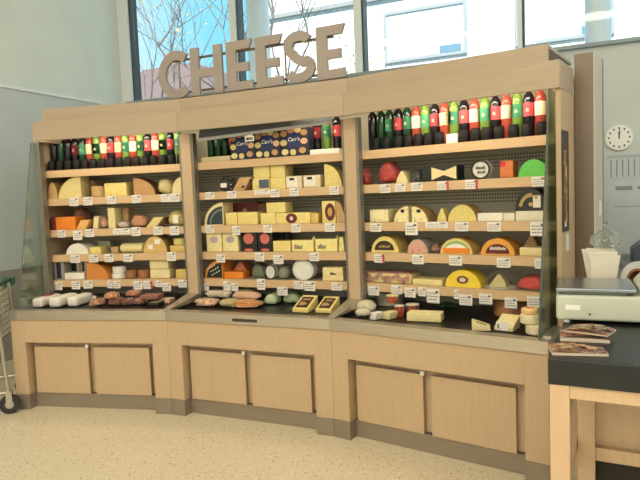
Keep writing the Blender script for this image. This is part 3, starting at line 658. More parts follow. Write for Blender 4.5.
ITEMS = [
    (0, 0.07, 0.485, 1.51, 0.079, 0.125, 0.16, 'half', 'tan', {'rind': 'rindtan'}, 'cheese_wheel_half', 'cheese', 'tan half wheel of cheese, first at the left end of the second shelf, left bay', None),
    (0, 0.219, 0.485, 1.51, 0.194, 0.165, 0.12, 'quarterL', 'cream2', {'rind': 'rindtan'}, 'cheese_wheel_quarter', 'cheese', 'big pale quarter wheel with curved left side, left bay second shelf', None),
    (0, 0.304, 0.62, 1.51, 0.127, 0.157, 0.14, 'bag', 'tan', {}, 'bagged_cheese', 'cheese', 'tan cheese in a clear bag behind the small cut round, left bay', None),
    (0, 0.438, 0.485, 1.51, 0.136, 0.086, 0.12, 'wheel', 'tan', {}, 'cut_cheese_round', 'cheese', 'small tan cut round of cheese left of the holed block, left bay', None),
    (0, 0.608, 0.485, 1.51, 0.184, 0.102, 0.16, 'block', 'holey', {}, 'holed_cheese_block', 'cheese', 'pale yellow block of cheese with small holes, left bay second shelf', None),
    (0, 0.847, 0.485, 1.51, 0.172, 0.129, 0.12, 'quarterR', 'tan2', {'rind': 'brown'}, 'cheese_wheel_quarter', 'cheese', 'tan quarter wheel with brown rind curving down to the right, left bay', None),
    (0, 1.005, 0.485, 1.51, 0.129, 0.122, 0.14, 'bag', 'cream2', {}, 'bagged_cheese', 'cheese', 'pale cheese wedge in crinkled plastic, second from right on its shelf, left bay', None),
    (0, 1.112, 0.485, 1.51, 0.076, 0.121, 0.16, 'quarterL', 'cream', {'rind': 'rindtan'}, 'cheese_wheel_quarter', 'cheese', 'narrow pale quarter wheel against the right post, left bay second shelf', None),
    (0, 0.053, 0.485, 1.265, 0.038, 0.104, 0.16, 'block', 'darkred', {}, 'wrapped_cheese_block', 'cheese', 'dark red wrapped block left of the orange block, left bay', None),
    (0, 0.162, 0.485, 1.265, 0.173, 0.101, 0.14, 'block', 'orange', {}, 'orange_cheese_block', 'cheese', 'bright orange block of cheese near the left end, left bay third shelf', None),
    (0, 0.156, 0.66, 1.265, 0.144, 0.175, 0.13, 'bag', 'salmon', {'cone': 0.6}, 'bagged_meat', 'cured meat', 'pinkish meat in a clear bag behind the orange block, left bay', None),
    (0, 0.313, 0.485, 1.265, 0.125, 0.072, 0.12, 'block', 'paleorange', {'lean': 0.35}, 'leaning_cheese_wedge', 'cheese', 'pale orange slanted wedge right of the orange block, left bay', None),
    (0, 0.423, 0.485, 1.265, 0.055, 0.096, 0.1, 'block', 'cream', {'lean': 0.25, 'taper': 0.5}, 'upright_cheese_wedge', 'cheese', 'narrow pale wedge leaning upright left of a pink bag, left bay', None),
    (0, 0.484, 0.485, 1.265, 0.059, 0.09, 0.1, 'bag', 'pink', {}, 'bagged_meat', 'cured meat', 'small pink bag left of the tall pale block, left bay third shelf', None),
    (0, 0.559, 0.485, 1.265, 0.059, 0.157, 0.1, 'block', 'cream3', {}, 'tall_cheese_block', 'cheese', 'tall narrow pale yellow block standing on end, left bay third shelf', None),
    (0, 0.588, 0.6, 1.265, 0.094, 0.157, 0.1, 'block', 'tan', {'bev': 0.015}, 'tall_cheese_block', 'cheese', 'tan rounded block standing behind a wrapped pack, left bay third shelf', None),
    (0, 0.642, 0.485, 1.265, 0.101, 0.054, 0.1, 'bag', 'pinkwhite', {}, 'wrapped_cheese_pack', 'cheese', 'low pink and white wrapped pack in front of the tan tall block, left bay', None),
    (0, 0.772, 0.485, 1.265, 0.137, 0.1, 0.14, 'bag', 'salmon2', {}, 'wrapped_cheese_pack', 'cheese', 'salmon coloured pack in shiny wrap left of the slanted wedge, left bay', None),
    (0, 0.917, 0.485, 1.265, 0.147, 0.073, 0.12, 'block', 'cream2', {'lean': 0.45, 'rindR': 'brown'}, 'leaning_cheese_wedge', 'cheese', 'pale slanted wedge with a brown rind end, left bay third shelf', None),
    (0, 1.083, 0.485, 1.265, 0.145, 0.12, 0.14, 'bag', 'yellowgreen', {'stick': [('rect', 'white', 0.05, 0.45, 0.3, 0.5)]}, 'bagged_cheese', 'cheese', 'yellow green bagged cheese with a white sticker, left bay', None),
    (0, 0.247, 0.485, 1.07, 0.187, 0.081, 0.12, 'half', 'white', {'rind': 'white'}, 'cheese_wheel_half', 'cheese', 'white dome shaped half wheel, left bay fourth shelf', None),
    (0, 0.4, 0.62, 1.07, 0.105, 0.09, 0.1, 'block', 'grey_green', {}, 'cheese_block', 'cheese', 'grey green block behind the holed wedge, left bay', None),
    (0, 0.4, 0.485, 1.07, 0.107, 0.054, 0.12, 'block', 'holey', {'taper': 0.8}, 'holed_cheese_wedge', 'cheese', 'small pale wedge with big holes right of the white dome, left bay', None),
    (0, 0.548, 0.52, 1.07, 0.06, 0.048, 0.1, 'block', 'tan', {}, 'cheese_block', 'cheese', 'small tan block left of the pale log, left bay', None),
    (0, 0.705, 0.485, 1.07, 0.192, 0.074, 0.1, 'log', 'cream3', {}, 'cheese_log', 'cheese', 'pale yellow log of cheese lying lengthwise, left bay fourth shelf', None),
    (0, 0.907, 0.485, 1.07, 0.189, 0.123, 0.15, 'half', 'tan3', {'rind': 'rindtan', 'stick': [('rect', 'white', -0.2, 0.35, 0.22, 0.3), ('rect', 'white', 0.12, 0.68, 0.26, 0.32)]}, 'cheese_wheel_half', 'cheese', 'yellowish half wheel with two white stickers, left bay fourth shelf', None),
    (0, 1.094, 0.485, 1.07, 0.129, 0.05, 0.13, 'block', 'yellow2', {}, 'cheese_block', 'cheese', 'lower yellow block beside the right post, left bay fourth shelf', None),
    (0, 1.092, 0.489, 1.1206, 0.105, 0.052, 0.1, 'wheel', 'yellow3', {}, 'small_cheese_round', 'cheese', 'small yellow round on top of the lower yellow block, left bay', None),
    (0, 0.074, 0.485, 0.871, 0.093, 0.149, 0.1, 'block', 'boxgrey', {'stick': [('rect', 'navy', 0, 0.5, 0.42, 0.85)]}, 'carton', 'box', 'grey carton with a dark blue stripe at the left end of the lowest shelf', None),
    (0, 0.164, 0.6, 0.871, 0.148, 0.139, 0.1, 'block', 'boxwhite', {'stick': [('rect', 'navy', -0.22, 0.55, 0.3, 0.8), ('rect', 'tan', 0.14, 0.55, 0.14, 0.8), ('rect', 'navy', 0.34, 0.55, 0.12, 0.8)]}, 'carton', 'box', 'white carton with blue and tan stripes behind a low white box', None),
    (0, 0.207, 0.485, 0.871, 0.171, 0.052, 0.1, 'block', 'white', {}, 'low_white_box', 'box', 'low white box in front of the blue striped carton, left bay', None),
    (0, 0.406, 0.485, 0.871, 0.18, 0.136, 0.14, 'quarterR', 'orangebrown', {'rind': 'orangebrown'}, 'cheese_wheel_quarter', 'cheese', 'large orange brown quarter wheel sloping down to the right, left bay', None),
    (0, 0.562, 0.485, 0.871, 0.119, 0.039, 0.1, 'wheel', 'white', {}, 'white_cheese_disc', 'cheese', 'lower of two stacked white cheese discs, left bay lowest shelf', None),
    (0, 0.566, 0.489, 0.9108, 0.106, 0.054, 0.095, 'wheel', 'white', {}, 'white_cheese_disc', 'cheese', 'upper of two stacked white cheese discs, left bay lowest shelf', None),
    (0, 0.674, 0.485, 0.871, 0.092, 0.065, 0.09, 'wheel', 'brown2', {}, 'small_brown_cheese_wheel', 'cheese', 'small brown wheel beside the white discs, left bay', None),
    (0, 0.778, 0.485, 0.871, 0.1, 0.065, 0.09, 'wheel', 'brown3', {}, 'small_brown_cheese_wheel', 'cheese', 'small brown wheel beside the two square white cheeses, left bay', None),
    (0, 0.932, 0.485, 0.871, 0.164, 0.07, 0.14, 'block', 'cream', {'bev': 0.012}, 'square_soft_cheese', 'cheese', 'lower of two stacked square cream cheeses, left bay lowest shelf', None),
    (0, 0.926, 0.489, 0.9419, 0.156, 0.071, 0.13, 'block', 'cream', {'bev': 0.012}, 'square_soft_cheese', 'cheese', 'upper of two stacked square cream cheeses, left bay lowest shelf', None),
    (0, 1.109, 0.485, 0.871, 0.093, 0.066, 0.1, 'block', 'yellow2', {}, 'cheese_block', 'cheese', 'small yellow block against the right post, left bay lowest shelf', None),
    (0, 0.054, 0.22, 0.698, 0.087, 0.07, 0.25, 'block', 'white', {'bev': 0.03, 'topstick': [('rect', 'red', 0.0, 0.55, 0.6, 0.35)]}, 'white_wrapped_cheese_log', 'cheese', 'white wrapped log with a red sticker, leftmost on the black deck', None),
    (0, 0.198, 0.218, 0.698, 0.096, 0.075, 0.25, 'block', 'white', {'bev': 0.03}, 'white_wrapped_cheese_log', 'cheese', 'plain white wrapped log, second from left on the black deck', None),
    (0, 0.327, 0.247, 0.698, 0.087, 0.075, 0.22, 'block', 'white', {'bev': 0.03, 'backcap': 'grey'}, 'white_wrapped_cheese_log', 'cheese', 'white wrapped log with a grey end, third from left on the deck', None),
    (0, 0.504, 0.245, 0.698, 0.098, 0.052, 0.14, 'slab', 'ham', {}, 'meat_pack', 'cured meat', 'pinkish orange meat pack right of the white logs on the deck', None),
    (0, 0.651, 0.211, 0.756, 0.096, 0.05, 0.1, 'slab', 'ham', {}, 'meat_pack', 'cured meat', 'upper orange ham pack behind the first meat pack, left bay deck', None),
    (0, 0.639, 0.282, 0.698, 0.102, 0.06, 0.12, 'bag', 'salami', {}, 'salami_pack', 'cured meat', 'red brown salami pack right of the pinkish orange pack, left bay deck', None),
    (0, 0.745, 0.28, 0.698, 0.085, 0.052, 0.12, 'bag', 'salami2', {}, 'salami_pack', 'cured meat', 'dark purple salami pack in the middle of the left bay deck', None),
    (0, 0.834, 0.298, 0.698, 0.088, 0.052, 0.12, 'bag', 'salami3', {}, 'salami_pack', 'cured meat', 'brown salami pack second left of the flat pale tray, left bay deck', None),
    (0, 0.737, 0.384, 0.743, 0.115, 0.05, 0.09, 'bag', 'salami', {}, 'salami_pack', 'cured meat', 'pinkish salami pack at the back centre of the left bay deck', None),
    (0, 0.945, 0.267, 0.748, 0.142, 0.03, 0.1, 'block', 'salami2', {}, 'flat_meat_pack', 'cured meat', 'flat dark pack lying at the back right of the left bay deck', None),
    (0, 0.968, 0.277, 0.698, 0.087, 0.022, 0.1, 'block', 'trayp', {'topstick': [('rect', 'cream', 0, 0.5, 0.8, 0.8)]}, 'flat_meat_pack', 'cured meat', 'flat pale pack in a dark tray, front right of left bay deck', None),
    (0, 1.012, 0.374, 0.698, 0.08, 0.03, 0.1, 'block', 'ham2', {'topstick': [('rect', 'cream', 0, 0.5, 0.8, 0.8)]}, 'flat_meat_pack', 'cured meat', 'flat pale pink pack nearest the right divider, left bay deck', None),
    (1, 0.199, 0.485, 1.51, 0.128, 0.106, 0.12, 'bag', 'black', {'stick': [('rect', 'white', 0, 0.42, 0.4, 0.3)]}, 'dark_bag', 'packet', 'dark shiny bag with a white sticker, middle bay second shelf', None),
    (1, 0.348, 0.485, 1.51, 0.161, 0.095, 0.13, 'block', 'tan', {'lean': 0.4, 'stick': [('rect', 'black', -0.05, 0.3, 0.16, 0.16), ('rect', 'black', 0.2, 0.75, 0.2, 0.16)]}, 'leaning_cheese_wedge', 'cheese', 'tan slanted wedge with two dark marks, middle bay second shelf', None),
    (1, 0.505, 0.485, 1.51, 0.137, 0.083, 0.15, 'block', 'butter', {'stick': [('rect', 'bluegrey', 0.18, 0.5, 0.58, 0.72)]}, 'yellow_cheese_block', 'cheese', 'lower left yellow block with a blue grey square sticker, middle bay', None),
    (1, 0.64, 0.485, 1.51, 0.117, 0.08, 0.15, 'block', 'butter', {}, 'yellow_cheese_block', 'cheese', 'lower right yellow block of the stacked four, middle bay second shelf', None),
    (1, 0.511, 0.489, 1.5939, 0.128, 0.084, 0.14, 'block', 'butter', {}, 'yellow_cheese_block', 'cheese', 'upper left yellow block of the stacked four, middle bay second shelf', None),
    (1, 0.64, 0.489, 1.5908, 0.113, 0.083, 0.14, 'block', 'butter', {}, 'yellow_cheese_block', 'cheese', 'upper right yellow block of the stacked four, middle bay second shelf', None),
    (1, 0.765, 0.485, 1.51, 0.12, 0.084, 0.12, 'block', 'boxcream', {'stick': [('rect', 'white', -0.12, 0.5, 0.7, 0.8), ('rect', 'black', -0.12, 0.75, 0.3, 0.2)]}, 'labelled_carton', 'box', 'cream carton with a small black label next to the yellow blocks', None),
    (1, 0.9, 0.485, 1.51, 0.126, 0.084, 0.12, 'block', 'boxcream', {'stick': [('rect', 'white', -0.12, 0.5, 0.7, 0.8), ('rect', 'black', -0.12, 0.75, 0.3, 0.2)]}, 'labelled_carton', 'box', 'cream carton with a small black label next to the yellow quarter wheel', None),
    (1, 1.053, 0.485, 1.51, 0.115, 0.147, 0.16, 'quarterR', 'butter', {'rind': 'butter'}, 'cheese_wheel_quarter', 'cheese', 'plain yellow quarter wheel against the right post, middle bay', None),
    (1, 0.099, 0.485, 1.265, 0.161, 0.161, 0.14, 'quarterL', 'cream', {'rind': 'cream', 'inset': 'teal'}, 'wrapped_quarter_wheel', 'cheese', 'quarter wheel with dark teal wrapper and cream rim, middle bay third shelf', None),
    (1, 0.272, 0.64, 1.265, 0.216, 0.159, 0.1, 'block', 'maroon', {'stick': [('star', 'gold', 0, 0.5, 0.3, 0.6)]}, 'dark_gift_box', 'box', 'dark maroon box with a gold emblem behind yellow blocks, middle bay', None),
    (1, 0.417, 0.64, 1.265, 0.067, 0.147, 0.1, 'block', 'boxbrown', {}, 'brown_carton', 'box', 'narrow brown carton right of the maroon box, middle bay', None),
    (1, 0.246, 0.485, 1.265, 0.095, 0.09, 0.13, 'block', 'butter', {}, 'yellow_cheese_block', 'cheese', 'small yellow block right of the teal quarter wheel, middle bay', None),
    (1, 0.382, 0.485, 1.265, 0.164, 0.089, 0.13, 'block', 'butter', {}, 'yellow_cheese_block', 'cheese', 'wide yellow block in front of the maroon box, middle bay', None),
    (1, 0.548, 0.485, 1.265, 0.12, 0.079, 0.14, 'block', 'butter', {}, 'yellow_cheese_block', 'cheese', 'yellow block under the overhanging yellow block, middle bay third shelf', None),
    (1, 0.613, 0.489, 1.3442, 0.15, 0.073, 0.12, 'block', 'butter', {}, 'yellow_cheese_block', 'cheese', 'single yellow block stacked on the row, middle bay third shelf', None),
    (1, 0.745, 0.485, 1.265, 0.265, 0.076, 0.14, 'block', 'butter', {'stick': [('oval', 'maroon', -0.04, 0.5, 0.33, 0.9), ('oval', 'pinkwhite', -0.04, 0.5, 0.1, 0.35)]}, 'long_cheese_block', 'cheese', 'long yellow block with a maroon oval label, middle bay third shelf', None),
    (1, 0.909, 0.485, 1.265, 0.056, 0.071, 0.13, 'block', 'yellow2', {'bev': 0.01}, 'wrapped_cheese_end', 'cheese', 'small yellow wrapped block at the end of the long block', None),
    (1, 1.016, 0.485, 1.265, 0.098, 0.149, 0.15, 'block', 'butter', {'stick': [('oval', 'maroon', 0.1, 0.5, 0.75, 0.8), ('oval', 'gold', 0.1, 0.5, 0.35, 0.4)]}, 'tall_cheese_block', 'cheese', 'tall yellow block with a large maroon oval label, middle bay', None),
    (1, 1.099, 0.485, 1.265, 0.054, 0.14, 0.15, 'quarterR', 'tan', {'rind': 'tan'}, 'cheese_wheel_quarter', 'cheese', 'tan quarter cheese squeezed beside the right post, middle bay third shelf', None),
    (1, 0.087, 0.485, 1.07, 0.131, 0.142, 0.14, 'block', 'palebox', {'stick': [('oval', 'lilac', 0, 0.62, 0.55, 0.35)]}, 'printed_pale_block', 'cheese', 'pale cheese block with faint purple print, nearest the left post, middle bay', None),
    (1, 0.228, 0.485, 1.07, 0.132, 0.143, 0.14, 'block', 'palebox', {'stick': [('oval', 'lilac', 0, 0.62, 0.55, 0.35)]}, 'printed_pale_block', 'cheese', 'pale cheese block with faint purple print, second from left post, middle bay', None),
    (1, 0.383, 0.485, 1.07, 0.135, 0.144, 0.13, 'block', 'black', {'stick': [('oval', 'palered', 0, 0.66, 0.62, 0.55), ('oval', 'palered', 0, 0.09, 0.55, 0.14)]}, 'black_carton', 'box', 'black carton with round red label beside the pale blocks', None),
    (1, 0.516, 0.485, 1.07, 0.121, 0.142, 0.13, 'block', 'black', {'stick': [('oval', 'palered', 0, 0.66, 0.62, 0.55), ('oval', 'palered', 0, 0.09, 0.55, 0.14)]}, 'black_carton', 'box', 'black carton with round red label beside the plain yellow block', None),
    (1, 0.588, 0.66, 1.07, 0.062, 0.12, 0.06, 'wheel', 'darkblue', {}, 'dark_jar', 'jar', 'dark blue jar behind the plain yellow block, middle bay fourth shelf', None),
    (1, 0.648, 0.485, 1.07, 0.136, 0.076, 0.12, 'block', 'butter', {}, 'yellow_cheese_block', 'cheese', 'plain yellow block right of the black cartons, middle bay', None),
    (1, 0.81, 0.485, 1.07, 0.164, 0.08, 0.12, 'block', 'butterpale', {'stick': [('lines', 'grey', -0.2, 0.45, 0.35, 0.4)], 'tip': True}, 'wrapped_butter_block', 'cheese', 'pale wrapped block with grey print, left one of the pair, middle bay', None),
    (1, 0.988, 0.485, 1.07, 0.162, 0.087, 0.12, 'block', 'butterpale', {'stick': [('lines', 'grey', -0.2, 0.45, 0.35, 0.4)], 'tip': True}, 'wrapped_butter_block', 'cheese', 'pale wrapped block with grey print, right one of the pair, middle bay', None),
    (1, 1.099, 0.485, 1.07, 0.043, 0.1, 0.12, 'block', 'butterpale', {'taper': 0.6}, 'wrapped_butter_block', 'cheese', 'partly hidden pale block against the right post, middle bay fourth shelf', None),
    (1, 0.072, 0.485, 0.871, 0.154, 0.133, 0.15, 'quarterL', 'orange2', {'rind': 'orange2', 'inset': 'black', 'lines': 'white'}, 'wrapped_quarter_wheel', 'cheese', 'orange rimmed quarter wheel with black label, middle bay lowest shelf', None),
    (1, 0.229, 0.6, 0.871, 0.152, 0.109, 0.1, 'tri', 'salmonorange', {}, 'cheese_wedge', 'cheese', 'pointed orange wedge standing behind the orange block, middle bay', None),
    (1, 0.242, 0.485, 0.871, 0.162, 0.049, 0.1, 'block', 'orange', {}, 'orange_cheese_block', 'cheese', 'low bright orange block in front of the pointed orange wedge', None),
    (1, 0.439, 0.485, 0.871, 0.123, 0.11, 0.12, 'bag', 'darkgreen', {}, 'bagged_cheese', 'cheese', 'dark green bag of cheese left of the black rimmed disc, middle bay', None),
    (1, 0.549, 0.485, 0.871, 0.089, 0.108, 0.04, 'disc', 'whitegrey', {'rim': 'black'}, 'rimmed_cheese_disc', 'cheese', 'round white disc with a black rim standing upright, middle bay', None),
    (1, 0.64, 0.485, 0.871, 0.087, 0.105, 0.12, 'bag', 'greygreen', {}, 'bagged_cheese', 'cheese', 'grey green bagged piece right of the black rimmed disc, middle bay', None),
    (1, 0.805, 0.485, 0.871, 0.161, 0.143, 0.07, 'disc', 'whitegrey', {}, 'standing_white_wheel', 'cheese', 'large pale grey wheel standing on edge, middle bay lowest shelf', None),
    (1, 1.028, 0.485, 0.871, 0.154, 0.092, 0.11, 'block', 'cream3', {'stick': [('lines', 'black', 0.02, 0.55, 0.3, 0.2)], 'taper': 0.96}, 'labelled_cheese_block', 'cheese', 'cream block with dark printed word strip, middle bay lowest shelf right', None),
    (1, 0.098, 0.261, 0.698, 0.187, 0.052, 0.13, 'slab', 'slabpink', {'rot': -8}, 'meat_slab', 'cured meat', 'pale pink slab with a dark red top at the left of middle bay deck', None),
    (1, 0.151, 0.382, 0.743, 0.215, 0.052, 0.08, 'slab', 'pinkwhite', {}, 'meat_slab', 'cured meat', 'long pinkish white slab at the back left of middle bay deck', None),
    (1, 0.272, 0.278, 0.698, 0.149, 0.052, 0.13, 'slab', 'cream2', {'rot': -20}, 'meat_slab', 'cured meat', 'cream sliced pack in the front row of middle bay deck', None),
    (1, 0.454, 0.279, 0.698, 0.211, 0.052, 0.12, 'slab', 'sausage', {'rot': 10}, 'meat_slab', 'cured meat', 'wide orange pack in the front row of middle bay deck', None),
    (1, 0.283, 0.512, 0.743, 0.179, 0.052, 0.07, 'slab', 'cream', {}, 'meat_slab', 'cured meat', 'cream and brown pack at the back centre of middle bay deck', None),
    (1, 0.398, 0.368, 0.743, 0.229, 0.052, 0.06, 'slab', 'ham2', {'bev': 0.01}, 'meat_slab', 'cured meat', 'pink flat pack between the front and back rows, middle bay deck', None),
    (1, 0.556, 0.429, 0.698, 0.112, 0.075, 0.13, 'bag', 'greenwhite', {}, 'green_wrapped_cheese', 'cheese', 'green and white wrapped bundle, left one, middle bay deck', None),
    (1, 0.685, 0.494, 0.698, 0.134, 0.08, 0.13, 'bag', 'greenwhite', {}, 'green_wrapped_cheese', 'cheese', 'green and white wrapped bundle, right one, middle bay deck', None),
    (1, 0.892, 0.233, 0.698, 0.112, 0.085, 0.17, 'slope', 'butter', {}, 'labelled_cheese_wedge', 'cheese', 'left of two yellow wedges with dark picture labels on the deck', None),
    (1, 1.048, 0.251, 0.698, 0.109, 0.08, 0.16, 'slope', 'butter', {}, 'labelled_cheese_wedge', 'cheese', 'right of two yellow wedges with dark picture labels on the deck', None),
    (2, -0.018, 0.485, 1.51, 0.049, 0.111, 0.1, 'bag', 'red', {}, 'red_cheese_bag', 'cheese', 'narrow dark red bag beside the left post, right bay second shelf', None),
    (2, 0.142, 0.485, 1.51, 0.15, 0.149, 0.13, 'bag', 'red2', {'cone': 0.75}, 'red_cheese_bag', 'cheese', 'big red bag with shiny highlights, right bay second shelf', None),
    (2, 0.253, 0.485, 1.51, 0.083, 0.076, 0.1, 'tri', 'cream', {}, 'cheese_wedge', 'cheese', 'pale pointed wedge right of the red bag, right bay', None),
    (2, 0.344, 0.485, 1.51, 0.084, 0.083, 0.12, 'bag', 'black2', {}, 'dark_bag', 'packet', 'black crumpled bag left of the bow tie box, right bay', None),
    (2, 0.505, 0.485, 1.51, 0.225, 0.091, 0.12, 'block', 'blackgreen', {'stick': [('bow', 'cream', 0.13, 0.52, 0.7, 0.85)]}, 'bow_tie_box', 'box', 'black box with a cream bow tie shaped label, right bay second shelf', None),
    (2, 0.76, 0.485, 1.51, 0.112, 0.11, 0.06, 'disc', 'whitegrey', {'rim': 'black', 'lines': 'black'}, 'round_tin', 'tin', 'round white tin with black rim and squiggle standing upright, right bay', None),
    (2, 0.908, 0.485, 1.51, 0.076, 0.097, 0.1, 'block', 'orangewrap', {'stick': [('rect', 'red2', -0.25, 0.8, 0.4, 0.3)], 'bev': 0.01}, 'orange_packet', 'packet', 'orange packet with a red top corner, right bay second shelf', None),
    (2, 1.056, 0.485, 1.51, 0.155, 0.09, 0.13, 'half', 'green', {'rind': 'green'}, 'green_cheese_half', 'cheese', 'bright green waxed half wheel at the right end, right bay', None),
    (2, 0.082, 0.485, 1.265, 0.136, 0.083, 0.15, 'block', 'speckle', {'bev': 0.01}, 'speckled_cheese_cube', 'cheese', 'cream speckled cube near the left post, right bay third shelf', None),
    (2, 0.243, 0.485, 1.265, 0.098, 0.099, 0.13, 'quarterL', 'speckle', {'rind': 'rindtan', 'stick': [('rect', 'black', 0.1, 0.7, 0.25, 0.2)]}, 'cheese_wheel_quarter', 'cheese', 'left quarter of a split pale wheel with a black mark, right bay', None),
    (2, 0.368, 0.485, 1.265, 0.104, 0.096, 0.13, 'quarterR', 'speckle', {'rind': 'rindtan', 'stick': [('rect', 'black', -0.05, 0.7, 0.25, 0.2)]}, 'cheese_wheel_quarter', 'cheese', 'right quarter of a split pale wheel with a black mark, right bay', None),
    (2, 0.514, 0.485, 1.265, 0.064, 0.083, 0.08, 'tri', 'yellow3', {}, 'cheese_wedge', 'cheese', 'small pale yellow pointed wedge left of the yellow dome, right bay', None),
    (2, 0.642, 0.485, 1.265, 0.173, 0.098, 0.12, 'half', 'yellow3', {'rind': 'rindtan'}, 'cheese_wheel_half', 'cheese', 'pale yellow cut half wheel with greenish veins, right bay third shelf', None),
    (2, 0.809, 0.485, 1.265, 0.146, 0.048, 0.12, 'block', 'white', {}, 'flat_white_box', 'box', 'flat white box left of a shorter white box, right bay', None),
    (2, 0.918, 0.485, 1.265, 0.065, 0.046, 0.12, 'block', 'offwhite', {}, 'flat_white_box', 'box', 'shorter white box touching the black wheel stack, right bay', None),
    (2, 1.037, 0.485, 1.265, 0.162, 0.056, 0.15, 'block', 'offwhite', {}, 'pale_cheese_slab', 'cheese', 'pale wrapped slab under the big black wheel, right bay', None),
    (2, 1.039, 0.489, 1.3211, 0.164, 0.121, 0.12, 'half', 'blackwax', {'rind': 'blackwax', 'stick': [('rect', 'white', 0.2, 0.42, 0.25, 0.55), ('arcdots', 'gold', 0, 0.5, 1, 1)]}, 'black_cheese_half', 'cheese', 'big black waxed half wheel with gold print and white sticker, right bay', None),
    (2, 0.119, 0.485, 1.07, 0.193, 0.1, 0.16, 'half', 'butter', {'rind': 'yellow2', 'stick': [('arch', 'darkbrown', -0.02, 0.14, 0.74, 0.62), ('lines', 'gold', -0.02, 0.4, 0.4, 0.18)]}, 'labelled_cheese_half', 'cheese', 'yellow half wheel with a black arch label, right bay fourth shelf', None),
    (2, 0.348, 0.485, 1.07, 0.133, 0.083, 0.15, 'half', 'pinkspeck', {'rind': 'greywrap'}, 'speckled_half_wheel', 'cheese', 'pink speckled half wheel in clear wrap, right bay', None),
    (2, 0.454, 0.49, 1.07, 0.053, 0.059, 0.1, 'bag', 'pinkspeck2', {}, 'wrapped_cheese_piece', 'cheese', 'small dull pink wrapped piece left of the green label wheel', None),
    (2, 0.601, 0.485, 1.07, 0.197, 0.091, 0.15, 'half', 'butter', {'rind': 'yellow2', 'stick': [('arch', 'palegreen', 0, 0.06, 0.86, 0.84), ('arch', 'white2', 0, 0.06, 0.8, 0.62), ('rect', 'orange', 0, 0.23, 0.86, 0.34)]}, 'labelled_cheese_half', 'cheese', 'half wheel with a green, white and orange arch label, right bay', None),
    (2, 0.85, 0.485, 1.07, 0.191, 0.093, 0.15, 'half', 'orange3', {'rind': 'orange3', 'stick': [('arch', 'maroon2', 0.0, 0.09, 0.72, 0.6), ('lines', 'white2', 0, 0.42, 0.45, 0.2)]}, 'labelled_cheese_half', 'cheese', 'orange half wheel with a maroon arch label and white script, right bay', None),
    (2, 1.007, 0.6, 1.07, 0.104, 0.108, 0.1, 'tri', 'tan4', {}, 'cheese_wedge', 'cheese', 'tan pointed wedge behind a flat yellow slab, right bay', None),
    (2, 1.044, 0.485, 1.07, 0.138, 0.046, 0.1, 'block', 'cream3', {}, 'flat_cheese_slab', 'cheese', 'flat pale yellow slab at the right end, right bay fourth shelf', None),
    (2, 0.137, 0.485, 0.871, 0.324, 0.062, 0.16, 'block', 'cream2', {'cloth': True, 'bev': 0.01}, 'cheese_slab_with_cloth', 'cheese', 'flat cheese slab covered by a red checked cloth, right bay', None),
    (2, 0.407, 0.485, 0.871, 0.198, 0.037, 0.14, 'block', 'cream3', {}, 'flat_cheese_slab', 'cheese', 'low pale flat slab right of the red checked cloth, right bay', None),
    (2, 0.637, 0.485, 0.871, 0.215, 0.1, 0.12, 'half', 'yellowbright', {'rind': 'yellowbright', 'stick': [('oval', 'brown', 0, 0.45, 0.34, 0.48), ('oval', 'pinkwhite', 0, 0.45, 0.18, 0.26)]}, 'labelled_cheese_half', 'cheese', 'bright yellow half wheel with a round brown label, right bay lowest shelf', None),
    (2, 0.843, 0.485, 0.871, 0.186, 0.095, 0.16, 'glassdome', 'clear', {}, 'domed_cheese_wedge', 'cheese', 'pale wedge under a clear plastic dome, right bay lowest shelf', None),
    (2, 1.029, 0.485, 0.871, 0.164, 0.086, 0.13, 'bag', 'red3', {}, 'red_wrapped_cheese', 'cheese', 'shiny red wrapped cheese at the right end, right bay lowest shelf', None),
    (2, 0.05, 0.557, 0.698, 0.227, 0.1, 0.14, 'tub', 'clear', {}, 'clear_tub_stack', 'tub', 'clear plastic tub of white cheese behind the wrapped pieces, right bay deck', None),
    (2, 0.024, 0.313, 0.698, 0.148, 0.07, 0.12, 'bag', 'creamwrap', {}, 'wrapped_cheese_piece', 'cheese', 'cream cheese piece in clear wrap, leftmost on right bay deck', None),
    (2, 0.083, 0.196, 0.698, 0.093, 0.05, 0.09, 'bag', 'creamwrap', {}, 'wrapped_cheese_piece', 'cheese', 'pale wrapped round in front of the leftmost piece, right bay deck', None),
    (2, 0.199, 0.162, 0.698, 0.065, 0.045, 0.06, 'block', 'white', {'rot': -15, 'lean': 0.25}, 'small_white_wedge', 'cheese', 'small white tilted wedge, front left of right bay deck', None),
    (2, 0.263, 0.206, 0.698, 0.071, 0.045, 0.07, 'block', 'cream', {'rot': -15, 'lean': 0.2}, 'small_white_wedge', 'cheese', 'small cream wedge left of the red tubs, right bay deck', None),
    (2, 0.297, 0.283, 0.698, 0.064, 0.07, 0.08, 'tub', 'sauce', {'lid': 'clear'}, 'red_sauce_tub', 'tub', 'left red sauce tub of the three, right bay deck', None),
    (2, 0.353, 0.339, 0.698, 0.084, 0.07, 0.08, 'tub', 'sauce', {'lid': 'clear'}, 'red_sauce_tub', 'tub', 'lower red sauce tub on the right with another stacked on it', None),
    (2, 0.217, 0.342, 0.7685, 0.079, 0.045, 0.07, 'tub', 'sauce2', {'lid': 'cream'}, 'red_sauce_tub', 'tub', 'red orange sauce tub stacked on top of another tub', None),
    (2, 0.493, 0.234, 0.698, 0.201, 0.05, 0.1, 'block', 'cream3', {'bev': 0.006, 'rot': 12}, 'pale_cheese_slice', 'cheese', 'long pale cheese slice in the middle of right bay deck', None),
    (2, 0.444, 0.666, 0.698, 0.11, 0.03, 0.08, 'bag', 'leaf', {}, 'green_leaf_garnish', 'garnish', 'dark green leafy bundle at the back of right bay deck', None),
